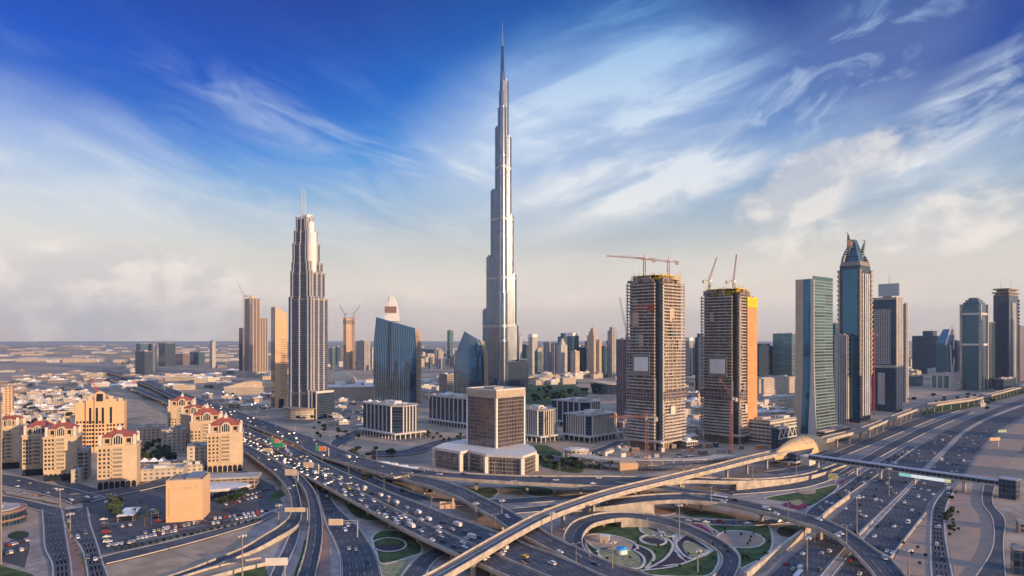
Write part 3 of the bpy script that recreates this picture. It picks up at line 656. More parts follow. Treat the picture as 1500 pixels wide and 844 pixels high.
def fins(mb, Wd, D, z0, z1, bay, out=.5, w=.5, faces='RL', lo=0, hi=1):
    if 'R' in faces:
        k = int(Wd * (hi - lo) / bay)
        for i in range(k + 1): x = Wd * lo + i * (Wd * (hi - lo)) / max(1, k); mb.box(x - w / 2, x + w / 2, -out, .1, z0, z1)
    if 'L' in faces:
        k = int(D * (hi - lo) / bay)
        for i in range(k + 1): y = D * lo + i * (D * (hi - lo)) / max(1, k); mb.box(-out, .1, y - w / 2, y + w / 2, z0, z1)
def bands(mb, Wd, D, z0, z1, fh, out=.35, th=.6):
    z = z0
    while z < z1: mb.box(-out, Wd + out, -out, D + out, z, z + th); z += fh
# ---- crane
def crane(P, h, jib, az_, label, m='crane_red', luff=0.0, sc=1.0, group=None):
    R = empty('tower_crane', P, az_, label, 'crane', group); a = 1.1 * sc; mb = MB()
    for x, y in ((-a, -a), (a, -a), (a, a), (-a, a)): mb.bar((x, y, 0), (x, y, h), .26 * sc)
    z = 0; k = 0
    while z < h - 3:
        for (x0, y0, x1, y1) in ((-a, -a, a, -a), (a, -a, a, a), (a, a, -a, a), (-a, a, -a, -a)):
            mb.bar((x0, y0, z) if k % 2 else (x1, y1, z), (x1, y1, z + 3 * sc) if k % 2 else (x0, y0, z + 3 * sc), .13 * sc)
        z += 3 * sc; k += 1
    mb.build('mast', M[m], R)
    q = MB(); q.box(-1.3, 1.3, -2.6, -1.1, h - 1, h + 1.6); q.build('cab', M['white'], R)
    q = MB(); ca, sa = cos(luff), sin(luff); b = .9 * sc
    def pt(d, o, y): return (d * ca - o * sa, y, h + 1 + d * sa + o * ca)
    for o, y in ((0, -b), (0, b), (1.6 * sc, 0)): q.bar(pt(0, o, y), pt(jib, o * .5, y * .6), .22 * sc)
    d = 0
    while d < jib - 2.5: q.bar(pt(d, 0, -b), pt(d + 1.5, 1.4, 0), .1); q.bar(pt(d + 1.5, 1.4, 0), pt(d + 3, 0, b), .1); d += 3
    q.build('jib', M[m], R)
    q = MB(); q.bar((0, 0, h + 1), (-jib * .28, 0, h + 1.2), .6 * sc); q.box(-jib * .3, -jib * .2, -1.4, 1.4, h - 2.4, h + 1); q.build('counter_jib', M['concrete'], R)
    q = MB(); q.bar((0, 0, h), (0, 0, h + 7 * sc), .5, r2=.2); q.bar((0, 0, h + 7 * sc), pt(jib * .7, 1, 0), .09); q.bar((0, 0, h + 7 * sc), (-jib * .25, 0, h + 1), .09); q.build('apex', M[m], R)
    return R
def roof_pt(px, Y, h): return Vector(((px - HX) / F * Y, Y, h))
# ================================================================= tallest tower
def tallest():
    P = G(736, 573); mpp = P.y / F; R = root_at('skyscraper', P, 0, 'tallest silver needle tower in the middle, stepping up to a spire above the clouds', 'skyscraper')
    def H(py): return (573 - py) * mpp
    # wings: (direction deg, [(reach from the axis, top height)...], radius)
    L = [(27 * mpp - 8, H(454)), (22 * mpp - 8, H(376)), (15.8 * mpp - 7.4, H(279)), (9.2 * mpp - 6.6, H(187))]
    Rr = [(22 * mpp - 9, H(477)), (19 * mpp - 8, H(403)), (15 * mpp - 7.5, H(317)), (12 * mpp - 7, H(201)), (8 * mpp - 6.4, H(119))]
    Fr = [(36, H(500)), (30, H(430)), (23, H(350)), (16, H(232)), (9, H(160))]
    rads = (11.5, 10.6, 9.7, 8.8, 7.9)
    for wing, (deg, st) in enumerate(((158, L), (22, Rr), (-88, Fr))):
        for i, (reach, top) in enumerate(st):
            r = rads[i]; a = radians(deg); e = max(1.5, reach / abs(cos(a)) if wing < 2 else reach) ; dx, dy = cos(a), sin(a); poly = []
            for k in range(13):
                t = a - pi / 2 + pi * k / 12; poly.append((dx * e + r * cos(t), dy * e + r * sin(t)))
            poly += [(-dy * r * 1.0 - dx * r * .3, dx * r - dy * r * .3), (dy * r - dx * r * .3, -dx * r - dy * r * .3)]
            mb = MB(); mb.prism(poly, 0, top); q = mb.build('wing_tier', M['f_burj'], R)
            fb = MB()
            for k in range(0, 13, 2):
                t = a - pi / 2 + pi * k / 12; x, y = dx * e + (r + .15) * cos(t), dy * e + (r + .15) * sin(t); fb.bar((x, y, 0), (x, y, top), .45)
            fb.build('fin', M['silver'], q)
            cb = MB(); cb.prism([(dx * e + (p[0] - dx * e) * .8, dy * e + (p[1] - dy * e) * .8) for p in poly[:13]], top, top + 4); cb.build('tier_cap', M['silver'], q)
    mb = MB(); mb.prism(ngon(0, 0, 11, k=18), 0, H(159)); mb.prism(ngon(0, 0, 8.0, k=16), H(159), H(134)); mb.prism(ngon(0, 0, 6.4, k=16), H(134), H(106), scale=.8); mb.build('core', M['f_burj'], R)
    mb = MB(); mb.prism(ngon(0, 0, 4.4, k=12), H(106), H(68), scale=.75); mb.build('upper_core', M['blue_glass'], R)
    mb = MB(); mb.bar((0, 0, H(70)), (0, 0, H(50)), 2.4, r2=1.6, k=8); mb.bar((0, 0, H(50)), (0, 0, H(29)), 1.3, r2=.35, k=8); mb.build('spire', M['silver'], R)
    for y, rr in ((247, 20), (322, 25), (408, 31), (478, 36)):
        st = [(a, [s for s in s_ if s[1] > H(y) + 4]) for a, s_ in ((158, L), (22, Rr), (-88, Fr))]
        mb = MB()
        for wing, (deg, s_) in enumerate(st):
            if not s_: continue
            i = {0: L, 1: Rr, 2: Fr}[wing].index(s_[0]); a = radians(deg); e = max(1.5, s_[0][0] / abs(cos(a)) if wing < 2 else s_[0][0]); r = rads[i] + .7
            mb.prism([(cos(a) * e + r * cos(a - pi / 2 + pi * k / 12), sin(a) * e + r * sin(a - pi / 2 + pi * k / 12)) for k in range(13)] + [(-sin(a) * r, cos(a) * r), (sin(a) * r, -cos(a) * r)], H(y) - 3, H(y) + 3)
        mb.build('plant_band', M['steel'], R)
    mb = MB(); mb.box(8, 60, -30, 20, 0, H(529)); mb.box(40, 58, -32, 18, H(529), H(526)); mb.build('podium', M['f_burj'], R)
    mb = MB(); mb.box(-44, 40, -34, -6, 0, 30); mb.build('entrance_block', M['f_darkblue'], R)
tallest()
# ================================================================= ribbed hotel tower with twin masts
def ribbed():
    Y = G(450, 612).y; mpp = Y / F; P = at(448, Y + 8); R = root_at('hotel_tower', P, radians(-30), 'tall ribbed hotel tower with stepped top and twin thin masts, left of centre', 'tower')
    def H(py): return (612 - py) * mpp
    def X(px): return (px - 448) * mpp
    tiers = [(420, 478, 575, 612, 30), (420, 474, 438, 577, 27), (423, 470, 400, 438, 24), (425, 467, 385, 400, 22), (426, 463, 357, 385, 19), (428, 461, 338, 357, 15), (431, 456, 318, 338, 11)]
    for i, (a, b, y1, y0, dep) in enumerate(tiers):
        xa, xb = X(a), X(b); cx = (xa + xb) / 2; cx *= .9; w = (xb - xa) / 2 * .90; xa = cx - w; xb = cx + w; dep *= .8; n_ = 20; poly = []
        for k in range(n_ + 1):
            t = pi + pi * k / n_; poly.append((cx + w * (1 if cos(t) > 0 else -1) * abs(cos(t)) ** .45, dep * (-1) * abs(sin(t)) ** .3 * .55))
        poly += [(xb, dep), (xa, dep)]
        mb = MB(); mb.prism(poly, H(y0), H(y1)); q = mb.build('tier', M['f_address'], R)
        fb = MB()
        for k in range(1, n_, 3):
            x, y = poly[k]; fb.box(x - .75, x + .75, y - 1.9, y + 1, H(y0), H(y1) + (4 if i < 3 else 2))
        for (x, y) in ((xa, 2), (xa, dep * .6), (xb, 2), (xb, dep * .6)): fb.box(x - .9, x + .9, y - 1.6, y + 1.6, H(y0), H(y1) + 3)
        fb.build('rib', M['rib_grey'], q)
        cb = MB(); cb.prism([(cx + (p[0] - cx) * 1.03, p[1] * 1.05) for p in poly], H(y1) - 2.5, H(y1) + .6); cb.build('cornice', M['concrete_dark'], q)
    for (px, y0, y1, r) in ((460, 357, 340, 7), (458, 340, 325, 5)):
        mb = MB(); mb.prism(ngon(X(px), 0, r * 1.05, k=14), H(400), H(y1)); mb.build('turret', M['white'], R)
    mb = MB(); mb.box(X(434), X(452), -6, 8, H(320), H(317)); mb.box(X(446), X(456), -5, 6, H(318), H(314)); mb.build('crown', M['white'], R)
    for px, y1 in ((440, 272), (446, 275)):
        mb = MB(); mb.bar((X(px), 0, H(320)), (X(px), 0, H(y1)), .8, r2=.35, k=6); mb.build('mast', M['steel'], R)
    mb = MB(); mb.box(X(474), X(484), -12, 22, 0, H(575)); mb.build('side_wing', M['f_darkblue'], R)
    mb = MB(); mb.box(X(480.5), X(482.5), -13, 23, 0, H(572)); mb.build('end_wall', M['offwhite'], R)
    mb = MB(); mb.prism(ngon(X(448), 0, 34, 30, 24), 0, H(598)); mb.build('podium', M['f_low'], R)
    mb = MB(); mb.prism(ngon(X(448), 0, 37, 33, 24), H(598), H(596)); mb.build('podium_roof', M['concrete_dark'], R)
ribbed()
# ================================================================= sloped blue glass towers
def sail(name, label, Y, yb, left, right, tl, tr, dep, bulge=10, lean=0, side_m='f_low', frac=.88):
    """left/right: lists of (py, px) edge points from the ground up; tl, tr heights in py of the sloping top"""
    mpp = Y / F; x0 = left[0][1]; P = at((left[0][1] + right[0][1]) / 2, Y); R = root_at(name, P, 0, label, 'tower'); c0 = (left[0][1] + right[0][1]) / 2
    def H(py): return max(0, CAMH - (py - HY) * mpp)
    def ed(E_, t, ytop):
        py = yb + (ytop - yb) * t
        E2 = sorted(E_, key=lambda q: -q[0])
        for (a, b), (c, d) in zip(E2, E2[1:]):
            if c <= py <= a: return (b + (d - b) * (a - py) / (a - c)), py
        return E2[-1][1], py
    n_ = 14; K = 12; rings = []; nodes = []
    for j in range(n_ + 1):
        t = j / n_; (xl, yl), (xr, yr) = ed(left, t, tl), ed(right, t, tr); ring = []
        for k in range(K + 1):
            f = k / K; x = (xl + (xr - xl) * f - c0) * mpp; z = H(yl + (yr - yl) * f); y = -bulge * sin(pi * f) * (1 - .3 * t) + lean * t
            ring.append((x, y, z))
        nodes.append(ring)
    for j in range(n_ + 1):
        r = nodes[j]; rings.append(r + [(r[-1][0], dep, r[-1][2]), (r[0][0], dep, r[0][2])])
    mb = MB(); mb.loft(rings); mb.build('glass_wall', M['f_boulevard'], R)
    fb = MB()
    for k in range(0, K + 1):
        for a, b in zip(nodes, nodes[1:]): fb.bar((a[k][0], a[k][1] - .1, a[k][2]), (b[k][0], b[k][1] - .1, b[k][2]), .11)
    for k in range(K):
        for a, b in zip(nodes, nodes[1:]):
            p = [(a[k][i] + a[k + 1][i]) / 2 for i in range(3)]; q = [(b[k][i] + b[k + 1][i]) / 2 for i in range(3)]; fb.bar((p[0], p[1] - .1, p[2]), (q[0], q[1] - .1, q[2]), .12)
    fb.build('mullion', M['steel'], R)
    tb = MB(); T = nodes[-1]
    for a, b in zip(T, T[1:]): tb.bar(a, b, .9)
    tb.bar(T[0], (T[0][0], dep, T[0][2]), .9); tb.bar(T[-1], (T[-1][0], dep, T[-1][2]), .9); tb.build('roof_edge', M['silver'], R)
    sb = MB()
    for a, b in zip(nodes, nodes[1:]):
        sb.face([(a[-1][0] + .6, -1.5, a[-1][2]), (a[-1][0] + 5, dep * .9, a[-1][2]), (b[-1][0] + 5 * 1, dep * .9, b[-1][2]), (b[-1][0] + .6, -1.5, b[-1][2])])
    sb.build('side_wall', M[side_m], R)
    lb = MB()
    for a in nodes: pass
    zt = H(tr); z = 3
    while z < zt - 3:
        t = z / zt; xr = nodes[min(n_, int(t * n_))][-1][0]; lb.box(xr + .2, xr + 6.2, -2.2, dep * .9, z, z + 1.3); z += 4
    lb.build('louvre', M['beige_pale'], R)
sail('glass_tower', 'broad blue glass tower with slanting roof rising from left edge, right of ribbed hotel tower', 1290, 592, [(592, 549), (545, 546.5), (500, 547.5), (465, 551)], [(592, 610), (540, 610), (505, 609.5), (482, 607.5)], 465, 481, 34, 9)
sail('glass_tower', 'smaller blue glass tower with curved side and pointed slanting roof beside the tallest tower', 1220, 592, [(592, 665), (540, 665), (516, 668), (486, 680)], [(592, 709), (545, 709), (520, 708), (499, 703)], 486, 499, 36, 7)
# ================================================================= white cube building on its podium
def cube_block():
    P, t, Wd, D = place(727, 657, 683, 769.5, 47, 18); h = hgt(P, 573) - 18; R = root_at('office_building', P, t, 'white framed cube office building on a wide angular podium, behind the straight flyover', 'building')
    mb = MB(); mb.box(.5, Wd - .5, .5, D - .5, -.3, h - 7); mb.build('glass_wall', M['f_cube'], R)
    mb = MB(); mb.box(0, Wd, 0, D, h - 7, h); mb.box(1, Wd - 1, 1, D - 1, h, h + .3); q = mb.build('cornice', M['concrete'], R)
    mb = MB(); fins(mb, Wd, D, h - 6.6, h - .4, 1.6, .25, .5); mb.build('cornice_rib', M['beige_pale'], q)
    for (x, y) in ((-.4, -.4), (Wd - 2.4, -.6), (-.6, D - 2.4)):
        mb = MB(); mb.box(x + .6, x + 2.4, y + .6, y + 2.4, -.2, h + .6); mb.build('corner_pier', M['white'], R)
    mb = MB(); fins(mb, Wd, D, 0, h - 7.2, 5.2, .10, .16); mb.build('mullion', M['concrete_dark'], R)
    mb = MB(); e = .9
    for b in ((0, Wd, 0, e), (0, Wd, D - e, D), (0, e, e, D - e), (Wd - e, Wd, e, D - e)): mb.box(*b, h + .01, h + 1.4)
    mb.build('parapet', M['offwhite'], R)
    mb = MB(); mb.box(Wd * .3, Wd * .6, D * .35, D * .7, h + .3, h + 2.4); mb.build('plant_room', M['roof_grey'], R)
    # podium in the same frame
    inv = lambda q: ((q[0] - P.x) * cos(t) + (q[1] - P.y) * sin(t), -(q[0] - P.x) * sin(t) + (q[1] - P.y) * cos(t))
    pts = [(636, 655), (675, 661.5), (687, 659), (712, 665), (765, 668), (785.5, 661), (781, 655), (770, 650), (720, 644), (690, 642), (660, 647)]
    poly = [inv(G(a, b, 18)) for a, b in pts]
    mb = MB(); mb.prism(poly, -18, -2.4); q = mb.build('podium', M['f_cube'], R)
    cx = sum(p[0] for p in poly) / len(poly); cy = sum(p[1] for p in poly) / len(poly)
    mb = MB(); mb.prism([(cx + (p[0] - cx) * 1.012, cy + (p[1] - cy) * 1.012) for p in poly], -2.4, -.02); mb.build('podium_roof', M['offwhite'], q)
    mb = MB()
    for i in range(6):
        x, y = poly[i]; mb = MB(); mb.prism(ngon(x, y, 2.3, k=4, rot=.4), -18, -2.5); mb.build('podium_pier', M['offwhite'], q)
    mb = MB()
    for a, b in zip(poly[:6], poly[1:6]):
        L = sqrt((a[0] - b[0]) ** 2 + (a[1] - b[1]) ** 2); k = int(L / 3)
        for j in range(1, k): f = j / k; mb.bar((a[0] + (b[0] - a[0]) * f, a[1] + (b[1] - a[1]) * f, -18), (a[0] + (b[0] - a[0]) * f, a[1] + (b[1] - a[1]) * f, -2.5), .22)
        for z in (-14.5, -11, -7.5, -4.5): mb.bar((a[0], a[1], z), (b[0], b[1], z), .3)
    mb.build('mullion', M['concrete_dark'], q)
cube_block()
# ================================================================= low square offices with white piers
def square_office(pxN, yb, pxL, pxR, yt, label, full=False, th=44, seed=1):
    P, t, Wd, D = place(pxN, yb, pxL, pxR, th); h = hgt(P, yt); R = root_at('office_block', P, t, label, 'building', 'square offices with white piers round the garden court')
    c = min(Wd, D) * (.16 if full else .27); b0 = 7.5
    poly = [(c, 0), (Wd - c, 0), (Wd, c), (Wd, D), (0, D), (0, c)]
    mb = MB(); mb.prism([(min(max(x, .6), Wd - .6), min(max(y, .6), D - .6)) for x, y in poly], 0, h); mb.build('glass_wall', M['f_darkblue'], R)
    mb = MB(); f0, f1 = (c / Wd, 1 - c / Wd) if not full else (c / Wd, 1 - c / Wd)
    n1 = max(4, int((Wd - 2 * c) / (3.4 if full else 8.5))); n2 = max(4, int((D - 2 * c) / (3.4 if full else 8.5)))
    for i in range(n1 + 1): x = c + (Wd - 2 * c) * i / n1; mb.box(x - .65, x + .65, -.7, .9, b0, h)
    for i in range(n2 + 1): y = c + (D - 2 * c) * i / n2; mb.box(-.7, .9, y - .65, y + .65, b0, h)
    mb.build('pier', M['offwhite'], R)
    mb = MB(); z = b0 + 3.6
    while z < h - 3:
        mb.prism([(x + (-.12 if x < 1 else .0), y + (-.12 if y < 1 else 0)) for x, y in [(c, .5), (Wd - c, .5), (Wd - .3, c), (Wd - .3, D - 1), (.5, D - 1), (.5, c)]], z, z + .7); z += 3.8
    mb.build('floor_band', M['f_darkblue'], R)
    mb = MB(); mb.prism([(x * 1.0 + (-1 if x < 1 else (1 if x > Wd - 1 else 0)), y + (-1 if y < 1 else (1 if y > D - 1 else 0))) for x, y in poly], h, h + 1.6); q = mb.build('roof', M['roof_grey'], R)
    r = random.Random(seed)
    mb = MB(); mb.box(Wd * .25, Wd * .75, D * .25, D * .75, h + 1.62, h + 2.6); mb.box(Wd * .35, Wd * .6, D * .3, D * .6, h + 2.6, h + 5.2); mb.build('plant_room', M['offwhite'], q)
    for k in range(7):
        x, y = r.uniform(.08, .8) * Wd, r.uniform(.08, .8) * D; mb = MB(); mb.box(x, x + r.uniform(2, 6), y, y + r.uniform(2, 6), h + 2.62, h + 3.9); mb.build('roof_unit', M[r.choice(['concrete', 'offwhite', 'steel'])], q)
    mb = MB(); o = 5.5; mb.box(-o, Wd + 2, -o, .5, b0 - 1.4, b0); mb.box(-o, .5, .5, D + 2, b0 - 1.4, b0)
    k = int(Wd / 6)
    for i in range(k + 1): x = -o + 1 + (Wd + o) * i / k; mb.box(x - .5, x + .5, -o + .3, -o + 1.3, 0, b0 - 1.4)
    k = int(D / 6)
    for i in range(1, k + 1): y = -o + 1 + (D + o) * i / k; mb.box(-o + .3, -o + 1.3, y - .5, y + .5, 0, b0 - 1.4)
    mb.build('arcade', M['offwhite'], R)
square_office(580, 644, 531, 619, 597, 'dark blue square office block with white arcade, below the broad blue glass tower', seed=3)
square_office(684, 628, 628, 712, 586, 'dark blue square office block half hidden behind the white cube building', seed=4)
square_office(792, 648, 752, 820, 603, 'square office block with close white piers, immediately right of the white cube building', True, seed=5)
square_office(863, 648, 824, 907, 611, 'square office block with close white piers beside the taller unfinished tower', True, seed=6)
square_office(858, 628, 808, 886, 591, 'square office block standing behind the two nearer pier fronted blocks', seed=7)
# ================================================================= towers under construction
def unfinished(pxN, yb, pxL, pxR, yt, label, net=False, seed=1):
    P, t, Wd, D = place(pxN, yb, pxL, pxR, 44); h = hgt(P, yt) - 6; R = root_at('unfinished_tower', P, t, label, 'tower', 'pair of concrete towers under construction'); nn = .13
    a, b = Wd * nn, D * nn; rnd = random.Random(seed)
    def foot(g): return [(a, -g), (Wd * .55, -g - 1.2), (Wd + g, -g), (Wd + g, D + g), (-g, D + g), (-g - 1.2, D * .55), (-g, b), (a, b)]
    mb = MB(); z = 13; lvl = []
    while z < h: lvl.append(z); z += 3.55
    for z in lvl: mb.prism(foot(1.3 if z > 40 else 2.2), z, z + (1.25 if z > 40 else 1.9))
    mb.build('floor_slab', M['slab_concrete'], R)
    mb = MB()
    mb.prism([(a + 1, 2.2), (Wd - 2.2, 2.2), (Wd - 2.2, D - 2), (2.2, D - 2), (2.2, b + 1), (a + 1, b + 1)], 0, h); mb.build('core', M['concrete_dark'], R)
    mb = MB()
    for i in range(6):
        x = a + 1 + (Wd - a - 1) * i / 5; mb.box(x - .45, x + .45, -.5, .5, 0, h)
    for i in range(6):
        y = b + 1 + (D - b - 1) * i / 5; mb.box(-.5, .5, y - .45, y + .45, 0, h)
    mb.build('column', M['site_concrete'], R)
    # patches of finished infill wall between slabs
    mb = MB()
    for z in lvl[:-6]:
        for i in range(10):
            if rnd.random() < (.45 if z < h * .35 else .22):
                x = a + 2 + (Wd - a - 4) * i / 10; mb.box(x, x + (Wd - a) / 10 * .8, .3, 1.2, z + .6, z + 3.0 if rnd.random() < .5 else z + 1.7, rnd.choice((0, 1)))
            if rnd.random() < (.45 if z < h * .35 else .22):
                y = b + 2 + (D - b - 4) * i / 10; mb.box(.3, 1.2, y, y + (D - b) / 10 * .8, z + .6, z + 3.0 if rnd.random() < .5 else z + 1.7, rnd.choice((0, 1)))
    mb.build('infill_slats', [M['concrete'], M['concrete_dark']], R)
    mb = MB(); mb.box(a * .2, a, b * .2, b * 1.2, 0, h + 2); mb.build('lift_shaft', M['dark_glass'], R)
    mb = MB(); mb.box(a * .1, a * .1 + 1.4, b * .9, b * .9 + 1.4, 0, h * .42); mb.box(a * .9, a * .9 + 1.6, b * .1 - 1.4, b * .1, 0, h * .98); mb.build('hoist_mast', M['offwhite'], R)
    z2 = h * .46; mb = MB(); y0 = D * .30; w = D * .42; mb.box(-3.4, -2.9, y0 - 2.5, y0 + w + 2.5, z2 - 3, z2 + w + 2.5); q = mb.build('hoarding', M['concrete_dark'], R)
    mb = MB(); mb.box(-3.9, -3.42, y0, y0 + w, z2 + 1.5, z2 + w - 1); mb.build('white_panel', M['white'], q)
    mb = MB(); z3 = h * .21; x0 = Wd * .35; mb.box(x0, x0 + 9, -3.4, -2.9, z3, z3 + 9); mb.build('hoarding', M['offwhite'], R)
    mb = MB(); z4 = h * .30; mb.prism(foot(1.6), z4, z4 + 9); mb.build('safety_screen', M['f_purple'], R)
    for k in range(9):
        f, zz, hh = rnd.uniform(.05, .8), rnd.uniform(.35, .9) * h, rnd.uniform(6, 16); w_ = rnd.uniform(4, 9); mb = MB()
        if k % 2: x = a + (Wd - a) * f; mb.box(x, min(Wd, x + w_), -1.75, -1.5, zz, zz + hh)
        else: y = b + (D - b) * f; mb.box(-1.75, -1.5, y, min(D, y + w_), zz, zz + hh)
        mb.build('debris_net', M[('f_purple', 'teal_glass', 'beige', 'concrete_dark', 'orange_wall')[k % 5]], R)
    if not net:
        mb = MB(); mb.box(-1.9, -1.6, D * .12, D * .78, h * .83, h * .865); mb.build('red_band', M['terracotta'], R)
    for k in range(16):
        f = rnd.uniform(.1, .9); hh = rnd.uniform(3, 12); mb = MB(); x, y = (Wd * f, -.4) if k % 2 else (-.4, D * f); w_ = rnd.uniform(3, 8)
        mb.box(x - (w_ if k % 2 else .5), x + .5, y, y + (1 if k % 2 else w_), h, h + hh * .6); mb.build('wall_stub', M['site_concrete'], R)
    # climbing formwork
    fh = 11; mb = MB()
    for zz in (h + 1, h + 4.2, h + 7.4):
        mb.prism([(x * (.86 - .1 * ((zz - h) > 5)) + Wd * .07, y * .86 + D * .07) for x, y in foot(.2)], zz, zz + .5)
    for k in range(26):
        f = k / 25; x = Wd * .06 + Wd * .88 * f; mb.bar((x, D * .06, h), (x, D * .06, h + fh * rnd.uniform(.35, 1.25)), .28); y = D * .06 + D * .88 * f; mb.bar((Wd * .06, y, h), (Wd * .06, y, h + fh * rnd.uniform(.35, 1.25)), .28)
    mb.build('formwork', M['yellow'], R)
    mb = MB()
    for k in range(9): x = Wd * (.08 + .09 * k); mb.box(x, x + Wd * .06, D * .05, D * .07, h + 1.6, h + 4.0); y = D * (.08 + .09 * k); mb.box(Wd * .05, Wd * .07, y, y + D * .06, h + 4.8, h + 7.2)
    mb.box(Wd * .2, Wd * .8, D * .2, D * .8, h, h + 7); mb.build('deck_shutter', M['black'], R)
    if net:
        mb = MB(); mb.box(Wd * .46, Wd + 3.4, -3.6, 2, 12, h - 14); mb.build('safety_net', M['f_net'], R)
        mb = MB(); mb.box(Wd * .44, Wd + 3.8, -4.0, 2.2, h - 14, h - 2); mb.build('yellow_screen', M['yellow'], R)
    mb = MB(); mb.prism([(-6, -6), (Wd + 6, -6), (Wd + 6, D), (-6, D)], 9, 11); mb.build('podium_slab', M['concrete'], R)
    return P, t, Wd, D, h
T1 = unfinished(966, 661, 919, 1002, 404, 'taller unfinished concrete tower with yellow formwork and white square panel', seed=2)
T2 = unfinished(1080, 651, 1028, 1103, 424, 'unfinished concrete tower wrapped in orange netting on its right side', net=True, seed=5)
def on(Tn, fu, fv): P, t, Wd, D, h = Tn; return Vector((P.x + Wd * fu * cos(t) - D * fv * sin(t), P.y + Wd * fu * sin(t) + D * fv * cos(t), h))
p = on(T1, .2, .62); crane(p, 26, 42, radians(178), 'red tower crane with jib reaching left on top of the taller unfinished tower', luff=.08)
p = on(T1, .75, .3); crane(p, 24, 38, radians(172), 'red tower crane on the right of the taller unfinished tower roof', luff=.12)
p = on(T2, .15, .85); crane(p, 18, 30, radians(20), 'luffing crane with raised jib on the left of the netted tower roof', 'crane_red', 1.2)
p = on(T2, .35, .25); crane(p, 16, 32, radians(10), 'luffing crane with upright jib on the right of the netted tower roof', 'crane_red', 1.45)
crane(G(1071, 676), 62, 24, radians(120), 'orange tower crane on the site in front of the netted tower', luff=.9)
crane(G(947, 690), 48, 34, radians(176), 'orange tower crane on the site in front of the taller unfinished tower')
crane(G(909, 640), 10, 18, radians(100), 'small mobile crane on the building site near the pier fronted offices', luff=1.0)
